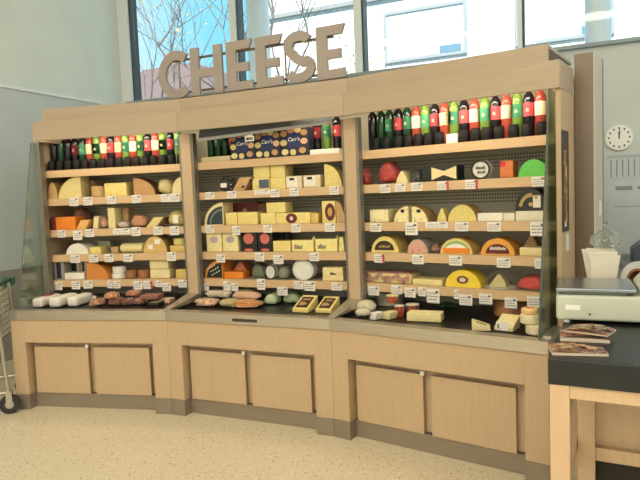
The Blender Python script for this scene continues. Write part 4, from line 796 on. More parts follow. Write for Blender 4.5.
    (2, 0.861, 0.156, 0.698, 0.096, 0.052, 0.1, 'slope2', 'cream', {'rot': 20}, 'small_cheese_wedge', 'cheese', 'cream wedge with a dark stripe label in front of brown wheel, right bay deck', None),
    (2, 0.884, 0.526, 0.698, 0.209, 0.1, 0.2, 'wheel', 'bark', {'top': 'white'}, 'bark_wrapped_cheese_wheel', 'cheese', 'brown basket rind wheel with a white top at the back right of the deck', None),
    (2, 0.964, 0.204, 0.698, 0.101, 0.07, 0.11, 'slope', 'cream', {'rot': -5, 'plain': True}, 'carded_cheese_wedge', 'cheese', 'cream wedge with a small white card leaning on it, right bay deck', None),
    (2, 1.132, 0.161, 0.698, 0.109, 0.052, 0.12, 'wheel', 'whitecream', {}, 'pale_cheese_disc', 'cheese', 'lower pale disc of the stack at the right end of the deck', None),
    (2, 1.101, 0.164, 0.7505, 0.098, 0.05, 0.115, 'wheel', 'whitecream', {}, 'pale_cheese_disc', 'cheese', 'middle pale disc of the stack at the right end of the deck', None),
    (2, 1.101, 0.167, 0.801, 0.087, 0.03, 0.11, 'wheel', 'creamtop', {}, 'pale_cheese_disc', 'cheese', 'top pale disc with an orange centre at the right end of the deck', None),
    (1, 0.364, 0.5, 1.729, 0.2, 0.191, 0.09, 'cracker', 'navy', {}, 'cracker_box', 'box', 'left dark blue cracker box on the top shelf, touching the cardboard flap', None),
    (1, 0.567, 0.5, 1.729, 0.197, 0.189, 0.09, 'cracker', 'navy', {}, 'cracker_box', 'box', 'middle one of three dark blue cracker boxes on the top shelf', None),
    (1, 0.776, 0.5, 1.729, 0.211, 0.193, 0.09, 'cracker', 'navy', {}, 'cracker_box', 'box', 'right dark blue cracker box on the top shelf, beside the white tray', None),
    (1, 0.137, 0.485, 1.729, 0.245, 0.038, 0.06, 'block', 'cardboard', {}, 'cardboard_tray', 'tray', 'low cardboard tray in front of green bottles, middle bay top shelf', None),
    (1, 1.001, 0.485, 1.729, 0.214, 0.034, 0.06, 'block', 'white2', {}, 'white_tray', 'tray', 'low white cardboard tray in front of lit bottles, middle bay top shelf', None),
    (2, 0.588, 0.485, 1.729, 0.068, 0.056, 0.05, 'block', 'white2', {}, 'small_white_carton', 'box', 'small white carton among dark jars, right bay top shelf', None),
]
for i, (b, s, d, z, w_, h_, D, kind, col, o, name, cat, label, group) in enumerate(ITEMS):
    r = make(kind, name, col, w_, h_, D, o, i+1)
    r.location = world(b, s, d, z + .0004); r.rotation_euler.z = ANG[b] + math.radians(o.get('rot', 0))
    tag(r, label, cat, group)

# ------------------------------------------------------------------ wine bottles on the top shelves
def gl_(name, rgb, rough=.12): return mat(name, rgb, rough, var=.15, spec=.5)
BG = dict(green=gl_('green bottle', (112, 142, 60)), dgreen=gl_('dark green bottle', (24, 60, 34)), red=gl_('rose bottle', (170, 70, 56)), dark=gl_('dark bottle', (24, 18, 26)))
BL = dict(cream=mat('cream label', (240, 226, 184), .5), green=mat('green label', (70, 150, 110), .5), red=mat('red label', (206, 70, 78), .5), plain=None)
def bottle_proto(glass_, lab):
    q = nb(); lathe(q, [(.028, 0), (.0305, .004), (.031, .214), (.0295, .228), (.0245, .242), (.017, .252), (.0125, .262), (.0115, .285)], n=18)
    r = obj('wine_bottle', q, BG[glass_], smooth=True)
    q = nb(); lathe(q, [(.0132, 0), (.0134, .046), (.0115, .049)], n=14, z=.263); obj('capsule', q, BG['dark'] if glass_ in ('dark', 'dgreen') else BG['red'] if glass_ == 'red' else BG['green'], r, smooth=True)
    if BL[lab]:
        q = nb(); n = 12; a0, a1 = math.radians(180+8), math.radians(360-8)
        P_ = [[q.verts.new((rr*math.cos(a0+(a1-a0)*i/n), rr*math.sin(a0+(a1-a0)*i/n), z)) for i in range(n+1)] for rr, z in ((.0313, .122), (.0313, .198))]
        for i in range(n): q.faces.new((P_[0][i], P_[0][i+1], P_[1][i+1], P_[1][i]))
        bmesh.ops.solidify(q, geom=q.faces[:], thickness=.0006)
        lb = obj('label', q, BL[lab], r, smooth=True)
        if lab != 'cream':
            q = nb()
            for z, wd in ((.150, .018), (.160, .012)): box(q, -wd/2, wd/2, -.0331, -.0320, z, z+.005)
            obj('print', q, BL['cream'], lb)
    return r
_bp = {}
KIND = dict(C=('red', 'cream', 'rose wine bottle with cream label'), G=('green', 'green', 'green wine bottle with green label'), R=('dark', 'red', 'dark wine bottle with red label'), D=('dgreen', 'plain', 'dark green wine bottle without label'), E=('dgreen', 'green', 'dark green wine bottle with green label'), K=('dark', 'plain', 'black wine bottle without label'))
ORD = ['first', 'second', 'third', 'fourth', 'fifth', 'sixth', 'seventh', 'eighth', 'ninth', 'tenth', 'eleventh', 'twelfth', 'thirteenth', 'fourteenth', 'fifteenth', 'sixteenth', 'seventeenth', 'eighteenth']
def bottle(k, b, s, d, z, i):
    g_, l_, ph = KIND[k]
    if k not in _bp: _bp[k] = bottle_proto(g_, l_); o = _bp[k]
    else: o = dup(_bp[k])
    o.location = world(b, s, d, z + .0004); o.rotation_euler.z = ANG[b]
    tag(o, '%s, %s from left on %s bay top shelf' % (ph, ORD[i], LAB[b]), 'bottle', 'wine bottles on the %s bay top shelf' % LAB[b])
B0 = [.030+.0625*i for i in range(18)]
for i, (s, k) in enumerate(zip(B0, 'KDKREC'+'GCRCGCGRCGRG')): bottle(k, 0, s, .60, ZS[0], i)
for i, (s, k) in enumerate(zip([.02, .083, .146, .209, .895, .968, 1.045], 'DEDRRGR')): bottle(k, 1, s, .62, ZS[0], i)
B2 = [-.005+.0632*i for i in range(18)]
for i, (s, k) in enumerate(zip(B2, 'KDEREC'+'GRCGRCGRCGRC')): bottle(k, 2, s, .60, ZS[0], i)
# small dark jars in front of the bottles
jp = None
jar = mat('black jar glass', (26, 23, 25), .6, var=.2, spec=.2)
for b, ss in ((0, [.058+.0725*i for i in range(16)]), (2, [.064, .141, .226, .295, .363, .429, .498, .651, .724, .789, .861, .945, 1.017, 1.097])):
    for i, s in enumerate(ss):
        if jp is None:
            q = nb(); lathe(q, [(.028, 0), (.030, .004), (.030, .062), (.026, .068)], n=16); jp = obj('dark_jar', q, jar, smooth=True)
            q = nb(); lathe(q, [(.027, 0), (.027, .008)], n=16, z=.0683); obj('lid', q, mat('jar lid', (30, 26, 28), .7, spec=.2), jp, smooth=True); o = jp
        else: o = dup(jp)
        o.location = world(b, s, .515, ZS[0] + .0004); o.rotation_euler.z = ANG[b]
        tag(o, 'small black jar, %s from the left before the %s bay bottles' % (ORD[i], LAB[b]), 'jar', 'dark jars before the %s bay bottles' % LAB[b])

# ------------------------------------------------------------------ price cards
card = mat('price card', (226, 220, 212), .5, var=.03); ink = mat('card ink', (96, 84, 84), .6); redm = mat('offer red', (190, 70, 70), .5)
TAGS = [
    (0, 0.269, 1.449, 0.076, 0.065, 'p', 'white price card below the big pale quarter wheel, left bay'),
    (0, 0.388, 1.45, 0.074, 0.064, 'p', 'white price card below the small tan cut round, left bay'),
    (0, 0.587, 1.453, 0.075, 0.061, 'p', 'white price card below the pale holed block, left bay'),
    (0, 0.794, 1.453, 0.074, 0.06, 'p', 'white price card below the brown rinded quarter wheel, left bay'),
    (0, 1.029, 1.451, 0.071, 0.06, 'p', 'white price card below the crinkled plastic wedge, left of its twin, left bay'),
    (0, 1.106, 1.449, 0.072, 0.063, 'p', 'white price card at the right end of the second shelf, left bay'),
    (0, 0.141, 1.208, 0.069, 0.059, 'p', 'white price card below the bright orange block, left bay'),
    (0, 0.279, 1.185, 0.076, 0.07, 'p', 'white price card below the pale orange slanted wedge, left bay'),
    (0, 0.385, 1.205, 0.072, 0.062, 'p', 'white price card below the narrow upright wedge, left bay'),
    (0, 0.653, 1.218, 0.142, 0.046, 'w', 'white price card below the tall pale block, a wide one, left bay'),
    (0, 0.772, 1.203, 0.072, 0.068, 'p', 'white price card below the salmon coloured pack, left bay'),
    (0, 0.954, 1.206, 0.073, 0.064, 'p', 'white price card below the brown ended slanted wedge, left bay'),
    (0, 1.087, 1.202, 0.072, 0.067, 'p', 'white price card below the yellow green bag, left bay'),
    (0, 0.243, 1.006, 0.079, 0.063, 'p', 'white price card below the white dome, left bay'),
    (0, 0.402, 1.007, 0.076, 0.062, 'p', 'white price card below the small holed wedge, left bay'),
    (0, 0.534, 1.008, 0.076, 0.062, 'p', 'white price card below the grey green block, left bay'),
    (0, 0.694, 1.006, 0.076, 0.061, 'p', 'white price card below the pale log, left bay'),
    (0, 1.049, 1.007, 0.07, 0.068, 'p', 'white price card below the yellow stack, left bay'),
    (0, 0.08, 0.794, 0.068, 0.064, 'p', 'white price card below the grey blue striped carton, left bay'),
    (0, 0.233, 0.799, 0.073, 0.062, 'p', 'white price card below the low white box, left bay'),
    (0, 0.339, 0.804, 0.077, 0.061, 'p', 'white price card below the orange brown quarter wheel, left bay'),
    (0, 0.527, 0.804, 0.041, 0.059, 'p', 'white price card below the white discs, a narrow one, left bay'),
    (0, 0.585, 0.802, 0.059, 0.061, 'p', 'white price card below the white discs, right of a narrow one, left bay'),
    (0, 0.761, 0.791, 0.073, 0.067, 'p', 'white price card below the brown wheel by the square cheeses, left bay'),
    (0, 0.845, 0.796, 0.076, 0.062, 'r', 'white price card with a red edge below the square cheeses, left bay'),
    (0, 0.931, 0.81, 0.05, 0.051, 'p', 'white price card behind a lower hanging card, left bay'),
    (0, 0.997, 0.779, 0.069, 0.061, 'p', 'white price card hanging lower below the square cheeses, left bay'),
    (0, 1.128, 0.805, 0.069, 0.057, 'p', 'white price card below the small yellow block, left bay'),
    (1, 0.092, 1.46, 0.075, 0.051, 'p', 'white price card at the left end of the second shelf, middle bay'),
    (1, 0.278, 1.458, 0.076, 0.054, 'p', 'white price card below the tan slanted wedge, middle bay'),
    (1, 0.528, 1.475, 0.122, 0.036, 'w', 'white price card below the blue grey sticker block, a wide one, middle bay'),
    (1, 0.629, 1.454, 0.07, 0.057, 'p', 'white price card below the lower right yellow block, middle bay'),
    (1, 0.777, 1.457, 0.07, 0.054, 'p', 'white price card below the carton next to the yellow blocks, middle bay'),
    (1, 1.073, 1.456, 0.067, 0.056, 'p', 'white price card below the plain yellow quarter wheel, middle bay'),
    (1, 0.077, 1.211, 0.075, 0.055, 'p', 'white price card below the teal quarter wheel, middle bay'),
    (1, 0.302, 1.194, 0.063, 0.065, 'p', 'white price card below the wide yellow block, middle bay'),
    (1, 0.56, 1.208, 0.069, 0.054, 'p', 'white price card below the overhanging yellow block, middle bay'),
    (1, 0.78, 1.208, 0.07, 0.059, 'p', 'white price card below the long maroon labelled block, middle bay'),
    (1, 1.033, 1.209, 0.074, 0.058, 'p', 'white price card below the tall maroon labelled block, middle bay'),
    (1, 0.158, 0.994, 0.074, 0.059, 'p', 'white price card below the pale purple printed blocks, middle bay'),
    (1, 0.483, 1.006, 0.074, 0.061, 'p', 'white price card below the black cartons, middle bay'),
    (1, 0.633, 0.987, 0.078, 0.063, 'p', 'white price card below the plain yellow block, middle bay'),
    (1, 0.909, 1.009, 0.072, 0.058, 'p', 'white price card below the pair of wrapped butter blocks, middle bay'),
    (1, 0.003, 0.781, 0.074, 0.051, 'p', 'white price card at the left end of the lowest shelf, middle bay'),
    (1, 0.199, 0.789, 0.059, 0.067, 'p', 'white price card below the orange block, left of its twin, middle bay'),
    (1, 0.265, 0.786, 0.056, 0.059, 'p', 'white price card below the orange block, right of its twin, middle bay'),
    (1, 0.485, 0.801, 0.065, 0.078, 't', 'white price card tall one below the dark green bag, middle bay'),
    (1, 0.654, 0.765, 0.08, 0.06, 'p', 'white price card hanging low below the grey green piece, middle bay'),
    (1, 0.781, 0.814, 0.07, 0.054, 'p', 'white price card below the standing pale wheel, left of its twin, middle bay'),
    (1, 0.866, 0.803, 0.08, 0.066, 'p', 'white price card tilted one below the standing pale wheel, middle bay'),
    (1, 1.065, 0.812, 0.075, 0.053, 'p', 'white price card below the cream labelled block, middle bay'),
    (2, 0.149, 1.453, 0.073, 0.054, 'p', 'white price card below the big red bag, right bay'),
    (2, 0.256, 1.457, 0.073, 0.051, 'p', 'white price card below the pale pointed wedge, right bay'),
    (2, 0.369, 1.457, 0.074, 0.052, 'p', 'white price card below the black crumpled bag, right bay'),
    (2, 0.541, 1.456, 0.074, 0.052, 'r', 'white price card with a red end below the bow tie box, right bay'),
    (2, 0.716, 1.455, 0.076, 0.055, 'r', 'white price card with a red end below the round tin, right bay'),
    (2, 1.092, 1.454, 0.075, 0.055, 'p', 'white price card below the green half wheel, right bay'),
    (2, 0.073, 1.206, 0.079, 0.056, 'p', 'white price card below the speckled cube, right bay'),
    (2, 0.326, 1.186, 0.084, 0.078, 't', 'white price card below the split pale wheel, a tall one, right bay'),
    (2, 0.492, 1.228, 0.147, 0.039, 'w', 'white price card below the small yellow wedge, a wide one, right bay'),
    (2, 0.651, 1.21, 0.08, 0.055, 'p', 'white price card below the yellow half wheel, right bay'),
    (2, 0.843, 1.209, 0.079, 0.054, 'p', 'white price card below the flat white box, right bay'),
    (2, 1.085, 1.184, 0.084, 0.079, 't', 'white price card below the black wheel, a tall one, right bay'),
    (2, 0.093, 1.006, 0.075, 0.056, 'r', 'white price card with a pink end below the black arch label, right bay'),
    (2, 0.364, 1.005, 0.077, 0.06, 'p', 'white price card below the pink speckled wheel, right bay'),
    (2, 0.608, 1.005, 0.08, 0.059, 'p', 'white price card below the green label wheel, right bay'),
    (2, 0.893, 1.003, 0.077, 0.055, 'p', 'white price card below the maroon label wheel, right bay'),
    (2, 1.095, 1.005, 0.06, 0.054, 'p', 'white price card below the flat yellow slab, right bay'),
    (2, 0.043, 0.79, 0.08, 0.061, 'p', 'white price card below the red checked cloth, left one, right bay'),
    (2, 0.21, 0.809, 0.076, 0.055, 'p', 'white price card below the red checked cloth, right one, right bay'),
    (2, 0.304, 0.794, 0.074, 0.061, 'p', 'white price card between the cloth and the low flat slab, right bay'),
    (2, 0.385, 0.806, 0.049, 0.056, 'p', 'white price card below the low flat slab, a narrow one, right bay'),
    (2, 0.459, 0.769, 0.084, 0.087, 't', 'white price card hanging low below the low flat slab, right bay'),
    (2, 0.607, 0.804, 0.031, 0.054, 'p', 'white price card partly hidden below the bright yellow wheel, right bay'),
    (2, 0.666, 0.77, 0.08, 0.065, 'p', 'white price card hanging low below the bright yellow wheel, right bay'),
    (2, 0.786, 0.785, 0.077, 0.061, 'p', 'white price card below the clear dome, right bay'),
    (2, 0.931, 0.772, 0.069, 0.062, 'p', 'white price card below the red wrapped cheese, left one, right bay'),
    (2, 1.069, 0.787, 0.096, 0.062, 'p', 'white price card below the red wrapped cheese, right one, right bay'),
]
for b, s, z, w_, h_, st, label in TAGS:
    q = nb(); box(q, -w_/2, w_/2, 0, .002, 0, h_); r = obj('price_card', q, card)
    r.location = world(b, s, .4542, z); r.rotation_euler.z = ANG[b]
    q = nb(); rnd = random.Random(int(s*1000)+b)
    rows = 2 if st == 'w' else 3
    for k in range(rows):
        z0 = h_*(.22 + .55*k/(rows-.5)); x = -w_*.4
        while x < w_*.28:
            dx = rnd.uniform(.1, .22)*w_; box(q, x, min(x+dx*.75, w_*.42), -.0008, -.0001, z0, z0+h_*.06); x += dx
    box(q, w_*.18, w_*.4, -.0008, -.0001, h_*.72, h_*.86)
    obj('print', q, ink, r)
    if st == 'r': bx('offer_strip', redm, w_*.3, w_*.5, -.0014, -.0009, 0, h_, r)
    tag(r, label, 'price card', 'price cards on the shelf edges')
q = nb(); box(q, -.035, .035, 0, .003, 0, .05); r = obj('price_card', q, card); r.location = world(0, .36, .46, .6955); r.rotation_euler.z = ANG[0]; r.rotation_euler.x = -.1
tag(r, 'blank white card standing on the black deck behind the meat packs', 'price card')

# ------------------------------------------------------------------ right side: column, wall things, table
colb = mat('brown steel column', (118, 104, 90), .34, metal=.6, var=.2, scale=2, stretch=(1, 1, .6)); coll = mat('pale column side', (186, 182, 170), .5, var=.05)
cr = empty('square_column', world(2, WID[2]+.002, .62, 0), ANG[2]); tag(cr, 'tall square column behind the right end of the case', 'column')
bx('front_panel', colb, 0, .094, 0, .02, 0, 2.16, cr); bx('side_panel', coll, .0945, .102, 0, .25, 0, 2.16, cr); bx('core', coll, 0, .094, .0205, .25, 0, 2.16, cr); bx('edge_trim', trimmetal, .1021, .106, .235, .25, 0, 2.16, cr)
q = nb(); box(q, .1025, .106, .11, .16, 1.28, 1.36); sw = obj('switch_box', q, white); sw.location = cr.location; sw.rotation_euler.z = ANG[2]; tag(sw, 'small white switch box on the pale side of the square column', 'switch')
# poster and small sign on the wooden end panel
q = nb(); box(q, 0, .002, 0, .155, 0, .52); po = obj('food_poster', q, mat('dark poster', (46, 40, 38), .4)); po.location = world(2, WID[2]+.0005, .306, 1.215); po.rotation_euler.z = ANG[2]
tag(po, 'narrow dark food poster on the wooden end of the case', 'poster')
q = nb(); box(q, .0021, .003, .04, .11, .05, .42); obj('food_picture', q, print_mat('food print', [(50, 36, 30), (120, 80, 50), (170, 120, 76), (70, 48, 38), (190, 150, 100)], 16), po)
q = nb(); box(q, .0021, .003, .05, .085, .025, .055); obj('logo_mark', q, gm('white2'), po)
q = nb(); box(q, 0, .002, 0, .06, 0, .09); sn = obj('small_notice', q, card); sn.location = world(2, WID[2]+.0005, .39, 1.11); sn.rotation_euler.z = ANG[2]; tag(sn, 'small white notice below the dark poster on the wooden end', 'notice')
# clock
ck = empty('wall_clock', rw(.347, FF-.001, 1.848), ROOM); tag(ck, 'round white wall clock on the blue grey wall', 'clock')
def rdisc(name, r0, y0, y1, m, parent, n=32):
    q = nb(); prism_y(q, [(r0*math.cos(2*math.pi*i/n), r0*math.sin(2*math.pi*i/n)) for i in range(n)], y0, y1); return obj(name, q, m, parent, smooth=True)
rdisc('case', .108, -.03, 0, white, ck); rdisc('face', .098, -.032, -.0301, mat('clock face', (240, 240, 236), .4, var=.02), ck)
for i in range(12):
    q = nb(); a = math.pi*i/6; x, z = .08*math.sin(a), .08*math.cos(a)
    prism_y(q, [(x-.006, z-.008), (x+.006, z-.008), (x+.006, z+.008), (x-.006, z+.008)], -.033, -.0321)
    obj('hour_mark', q, mat('clock black', (40, 42, 44), .4), ck)
for a, L_, wd in ((.08, .075, .0045), (-.06, .05, .006)):
    q = nb(); prism_y(q, [(-wd, -.012), (wd, -.012), (wd*.6, L_), (-wd*.6, L_)], -.0345 if L_ > .06 else -.0338, -.0339 if L_ > .06 else -.0331); h_o = obj('hand', q, _m['clock black'], ck); h_o.rotation_euler.y = a
# sheets on the wall
sheet = mat('wall sheet', (196, 206, 208), .6, var=.03); prn = mat('sheet print', (140, 150, 156), .6)
def wsheet(name, u0, u1, z0, z1, label, bars):
    q = nb(); box(q, 0, u1-u0, -.004, 0, 0, z1-z0); r = obj(name, q, sheet); r.location = rw(u0, FF-.001, z0); r.rotation_euler.z = ROOM; tag(r, label, 'notice')
    q = nb()
    for x0, x1, a, c in bars: box(q, x0, x1, -.005, -.0041, a, c)
    obj('print', q, prn, r)
wsheet('wall_chart', .25, .95, 1.50, 1.70, 'striped chart sheet on the blue grey wall under the clock', [(0, .7, .175, .18), (0, .7, .19, .195)] + [(.03+.045*i, .04+.045*i, .01, .16) for i in range(14)])
wsheet('wall_notice', .25, .95, 1.0, 1.492, 'plain notice board sheet under the striped chart', [(.07, .2, .395, .43), (.24, .4, .4, .425), (.06, .6, .25, .256)])

# ---- table
TR = math.radians(-27.5)
tb = empty('counter_table', (.723, 1.86, 0), TR); tag(tb, 'maple counter table with thick black top at the right', 'table')
blacktop = mat('black laminate', (22, 24, 28), .42, var=.15, scale=20); tw = mat('table maple', (206, 176, 142), .45, var=.1, scale=5, stretch=(20, 20, 1))
bx('tabletop', blacktop, -.004, 1.3, -.004, 1.13, .815, .90, tb, bev=.004)
for x, y in ((0, 0), (.057, .38), (1.2, 0), (1.143, .38), (0, 1.05), (1.2, 1.05)): bx('leg', tw, x, x+.06, y, y+.065, 0, .8145, tb, bev=.002)
bx('apron', tw, .0605, 1.1995, .005, .03, .772, .8145, tb); bx('apron', tw, .005, .03, .0655, 1.0495, .772, .8145, tb)
bx('stretcher', tw, .012, .0555, .0655, 1.0495, .445, .495, tb); bx('stretcher', tw, .1175, 1.1425, .395, .425, .41, .46, tb)
bx('back_panel', tw, .1175, 1.1425, .426, .44, .4105, .8145, tb); bx('cavity_shade', gapshade, .1175, 1.1425, .426, .44, .04, .41, tb)  # dark sheet below the rail paints the shade of the open cavity
def on_table(o, x, y, z, rz=0):
    o.location = Vector((.723 + x*math.cos(TR) - y*math.sin(TR), 1.86 + x*math.sin(TR) + y*math.cos(TR), z)); o.rotation_euler.z = TR + rz; return o
# ---- scale
scm = mat('grey green plastic', (192, 197, 180), .45, var=.04); scs = mat('scale pan steel', (150, 160, 168), .22, metal=.9, var=.05)
se = empty('deli_scale'); on_table(se, -.03, .535, .9005, math.radians(4)); tag(se, 'pale grey deli scale with steel pan on the black table', 'scale')
q = nb(); prism_z(q, [(0, 0), (.62, 0), (.62, .34), (0, .34)], .012, .115); obj('body', q, scm, se, bev=.014, smooth=True)
q = nb(); box(q, .0, .29, -.004, .3, .1255, .142); obj('pan', q, scs, se, bev=.004)
q = nb(); box(q, .03, .26, .03, .27, .1155, .125); obj('pan_support', q, scm, se)
q = nb(); prism_y(q, [(.30, .1155), (.62, .1155), (.62, .26), (.38, .24), (.30, .14)], .02, .30); obj('console', q, scm, se, bev=.006)
q = nb(); v = [(.315, .0, .155), (.38, .0, .225)]
bx('display', mat('scale display', (70, 74, 70), .2), .42, .6, .012, .0195, .15, .22, se)
bx('sticker', white, .035, .09, -.0012, -.0002, .055, .075, se); bx('port', mat('scale port', (50, 50, 50), .5), .12, .128, -.0012, -.0002, .035, .043, se)
for x, y in ((.02, .03), (.55, .03), (.02, .28), (.55, .28)):
    q = nb(); lathe(q, [(.012, 0), (.014, .0118)], x+.02, y, 12); obj('foot', q, white, se, smooth=True)
# ---- brochures
prt = [(214, 190, 160), (170, 70, 50), (120, 70, 50), (220, 200, 140), (190, 120, 100), (90, 60, 60)]
def brochure(x, y, rz, z, label, seed, wd=.15, dp=.11, th=.008, flip=False):
    rnd = random.Random(seed); r = on_table(empty('food_brochure'), x, y, z, rz); tag(r, label, 'brochure', 'brochures on the black table')
    q = nb(); box(q, 0, wd, 0, dp, 0, th); obj('pages', q, mat('brochure pages', (206, 190, 170), .5), r)
    q = nb(); n = 8
    G = [[q.verts.new((wd*i/n*1.01, dp*j-.001, th+.001+(.01*(1-i/n)**2 if not flip else .012*math.sin(i/n*3.1)))) for j in (0, 1.01)] for i in range(n+1)]
    for i in range(n): q.faces.new((G[i][0], G[i+1][0], G[i+1][1], G[i][1]))
    bmesh.ops.solidify(q, geom=q.faces[:], thickness=.0008)
    cov = obj('cover', q, print_mat('cover %d' % seed, [(70, 44, 36), (226, 212, 190), (190, 70, 50), (238, 230, 214), (150, 110, 80), (212, 150, 110)], 22 + 4*seed), r)
    q = nb()
    for k in range(7):
        a = rnd.uniform(.02, wd*.8); c = rnd.uniform(.01, dp*.75); zz = th + .014
        box(q, a, a+rnd.uniform(.02, .04), c, c+rnd.uniform(.01, .03), zz, zz+.0006)
    obj('picture', q, mat('cover print %d' % seed, prt[seed % 6], .3, rgb2=prt[(seed+2) % 6], scale=40), r)
brochure(.006, .035, math.radians(14), .9005, 'open food brochure lying at the front left corner of the black table', 1, .17, .10)
brochure(.012, .235, math.radians(6), .9005, 'lower food brochure of the pile under the scale edge', 2, .16, .12, .012, True)
brochure(.02, .265, math.radians(-14), .9285, 'red and cream brochure on top of the pile before the scale', 3, .15, .10, .004, True)
# ---- paper bags, film roll, printer behind the scale
bgm = mat('white paper bag', (222, 214, 198), .7, var=.08)
hold = on_table(empty('paper_bag_bundle'), .12, 1.0, .9005); tag(hold, 'bundle of white paper bags standing behind the scale', 'paper bags')
for i in range(5):
    q = nb(); v = box(q, -.045, .045, .022*i, .022*i+.018, 0, .23 + .012*(i*7 % 3))
    for k in (4, 5, 6, 7): v[k].co.x = v[k].co.x*1.35 + (.02 - .012*i); v[k].co.y += .012*(i-2)
    obj('paper_bag', q, bgm, hold)
q = nb(); box(q, -.058, .058, -.02, -.003, 0, .1); box(q, -.058, .058, .113, .128, 0, .1); hb = obj('holder', q, mat('brown holder', (120, 90, 62), .6), hold)
pb = on_table(empty('plastic_bag'), .14, 1.01, 0); pb.location.z = 1.158
tag(pb, 'crumpled clear plastic bag lying on the paper bag bundle', 'bag')
obj('film', blob(.15, .08, .09, 5, .3, 0, 2.5), clear('bag film', (240, 240, 236), .3, .2, .8), pb, smooth='all'); obj('knot', blob(.04, .12, .03, 8, .3, 0, 2.5), _m['bag film'], pb, smooth='all')
rl = on_table(empty('film_roll'), .272, .965, .9005, math.radians(-32)); tag(rl, 'white roll of wrapping film with brown cardboard core behind the scale', 'roll')
q = nb(); cs = [(math.cos(2*math.pi*i/28), math.sin(2*math.pi*i/28)) for i in range(29)]
strip(q, [(.085*x, .118+.085*z) for x, z in cs], [(.055*x, .118+.055*z) for x, z in cs], 0, .17); obj('film', q, mat('film white', (206, 208, 204), .35), rl, smooth=True)
q = nb(); strip(q, [(.0545*x, .118+.0545*z) for x, z in cs], [(.044*x, .118+.044*z) for x, z in cs], -.004, .174); obj('core', q, mat('cardboard core', (150, 96, 58), .7), rl, smooth=True)
q = nb(); box(q, -.07, .07, .02, .05, 0, .032); box(q, -.07, .07, .12, .15, 0, .032); obj('cradle', q, mat('cradle grey', (110, 112, 110), .5), rl)
bc = empty('back_counter', rw(.12, 5.05, 0), ROOM); tag(bc, 'low grey back counter against the wall under the clock', 'counter')
bx('cabinet', mat('counter grey', (150, 156, 156), .5), 0, 2.6, .02, .67, 0, .8095, bc); bx('worktop', mat('worktop grey', (120, 126, 128), .4), -.02, 2.62, 0, .67, .81, .84, bc)
pr = empty('label_printer', rw(.53, 5.2, .8405), ROOM); tag(pr, 'dark blue grey label printer on the back counter at the right edge', 'printer')
pm = mat('printer plastic', (78, 90, 102), .4)
q = nb(); prism_y(q, [(-.12, 0), (.12, 0), (.12, .17), (-.05, .15), (-.12, .09)], 0, .25); obj('body', q, pm, pr, bev=.01)
q = nb(); box(q, -.02, .1, .05, .2, .1705, .185); obj('lid', q, pm, pr, bev=.005)

# ------------------------------------------------------------------ shopping cart at the left
ct = empty('shopping_cart', world(0, -.035, -.13, 0) + Vector((.02, .0, 0)), math.radians(15)); tag(ct, 'wire shopping cart with green handle at the left end of the case', 'shopping cart')
wire = mat('cart wire', (186, 180, 168), .35, metal=.7); cg = mat('cart green', (26, 84, 52), .4); blk = mat('cart rubber', (44, 42, 42), .7)
q = nb()
for k in range(9):
    z = .5 + .0435*k
    tube(q, [(-.02, 0, z), (-.02, .5, z)], .0035, 5); tube(q, [(-.02, 0, z), (-.95, .05, z+.0)], .0035, 5); tube(q, [(-.02, .5, z), (-.95, .45, z)], .0035, 5); tube(q, [(-.95, .05, z), (-.95, .45, z)], .0035, 5)
for k in range(14): tube(q, [(-.02, .5*k/13, .5), (-.02, .5*k/13, .85)], .0035, 5)
for k in range(20):
    x = -.02-.93*k/19; y = .05*k/19
    tube(q, [(x, y, .5), (x, y, .85)], .0035, 5); tube(q, [(x, .5-y, .5), (x, .5-y, .85)], .0035, 5); tube(q, [(x, y, .5), (x, .5-y, .5)], .0035, 5)
obj('basket', q, wire, ct)
q = nb()
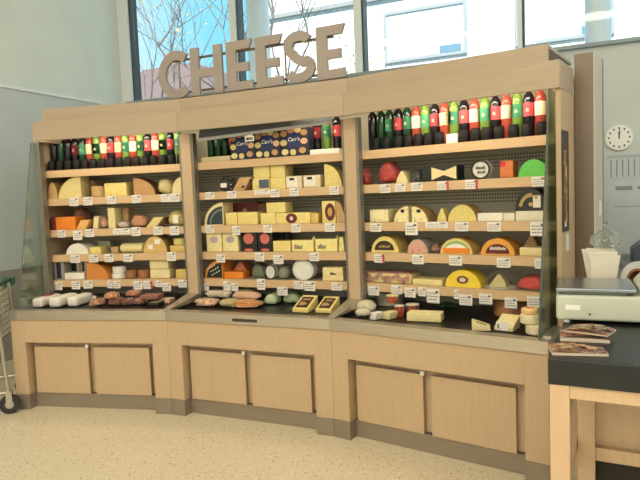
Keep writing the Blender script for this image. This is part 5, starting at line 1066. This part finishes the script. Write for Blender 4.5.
for y in (.02, .48):
    tube(q, [(-.01, y, .89), (.02, y, .5), (.04, y, .15)], .013, 10); tube(q, [(.04, y, .15), (-.85, .25+(y-.25)*.7, .16)], .013, 10); tube(q, [(-.85, .25+(y-.25)*.7, .16), (-.9, .25+(y-.25)*.7, .5)], .013, 10)
obj('frame', q, wire, ct, smooth=True)
q = nb(); tube(q, [(-.01, -.0, .90), (-.01, .5, .90)], .016, 12); obj('handle', q, cg, ct, smooth=True)
for y in (-.012, .49): 
    q = nb(); v = box(q, -.05, .035, y-.012, y+.012, .87, .925); v[0].co.z -= .05; v[3].co.z -= .05; v[4].co.x -= .0; obj('handle_end', q, cg, ct, bev=.006)
q = nb(); box(q, -.10, -.075, .03, .47, .90, .925); obj('seat_flap', q, mat('cart white', (226, 226, 216), .5), ct, bev=.006)
for x, y in ((.045, .02), (.045, .48), (-.85, .09), (-.85, .41)):
    q = nb(); box(q, x-.02, x+.02, y-.022, y-.017, .05, .155); box(q, x-.02, x+.02, y+.017, y+.022, .05, .155); box(q, x-.02, x+.02, y-.022, y+.022, .1555, .163); cf = obj('caster', q, wire, ct)
    q = nb(); n = 24; wr = .068
    a = [q.verts.new((x+wr*math.cos(2*math.pi*i/n), y-.014, wr+.0005+wr*math.sin(2*math.pi*i/n))) for i in range(n)]; c = [q.verts.new((x+wr*math.cos(2*math.pi*i/n), y+.014, wr+.0005+wr*math.sin(2*math.pi*i/n))) for i in range(n)]
    q.faces.new(a); q.faces.new(c[::-1])
    for i in range(n): q.faces.new((a[i], c[i], c[(i+1) % n], a[(i+1) % n]))
    wh = obj('wheel', q, blk, cf, smooth=True)
    q = nb(); n = 14
    a = [q.verts.new((x+.03*math.cos(2*math.pi*i/n), y-.0165, wr+.03*math.sin(2*math.pi*i/n))) for i in range(n)]; c = [q.verts.new((x+.03*math.cos(2*math.pi*i/n), y-.0145, wr+.03*math.sin(2*math.pi*i/n))) for i in range(n)]
    q.faces.new(a); q.faces.new(c[::-1])
    for i in range(n): q.faces.new((a[i], c[i], c[(i+1) % n], a[(i+1) % n]))
    obj('wheel_hub', q, mat('hub grey', (170, 166, 156), .5), cf, smooth=True)
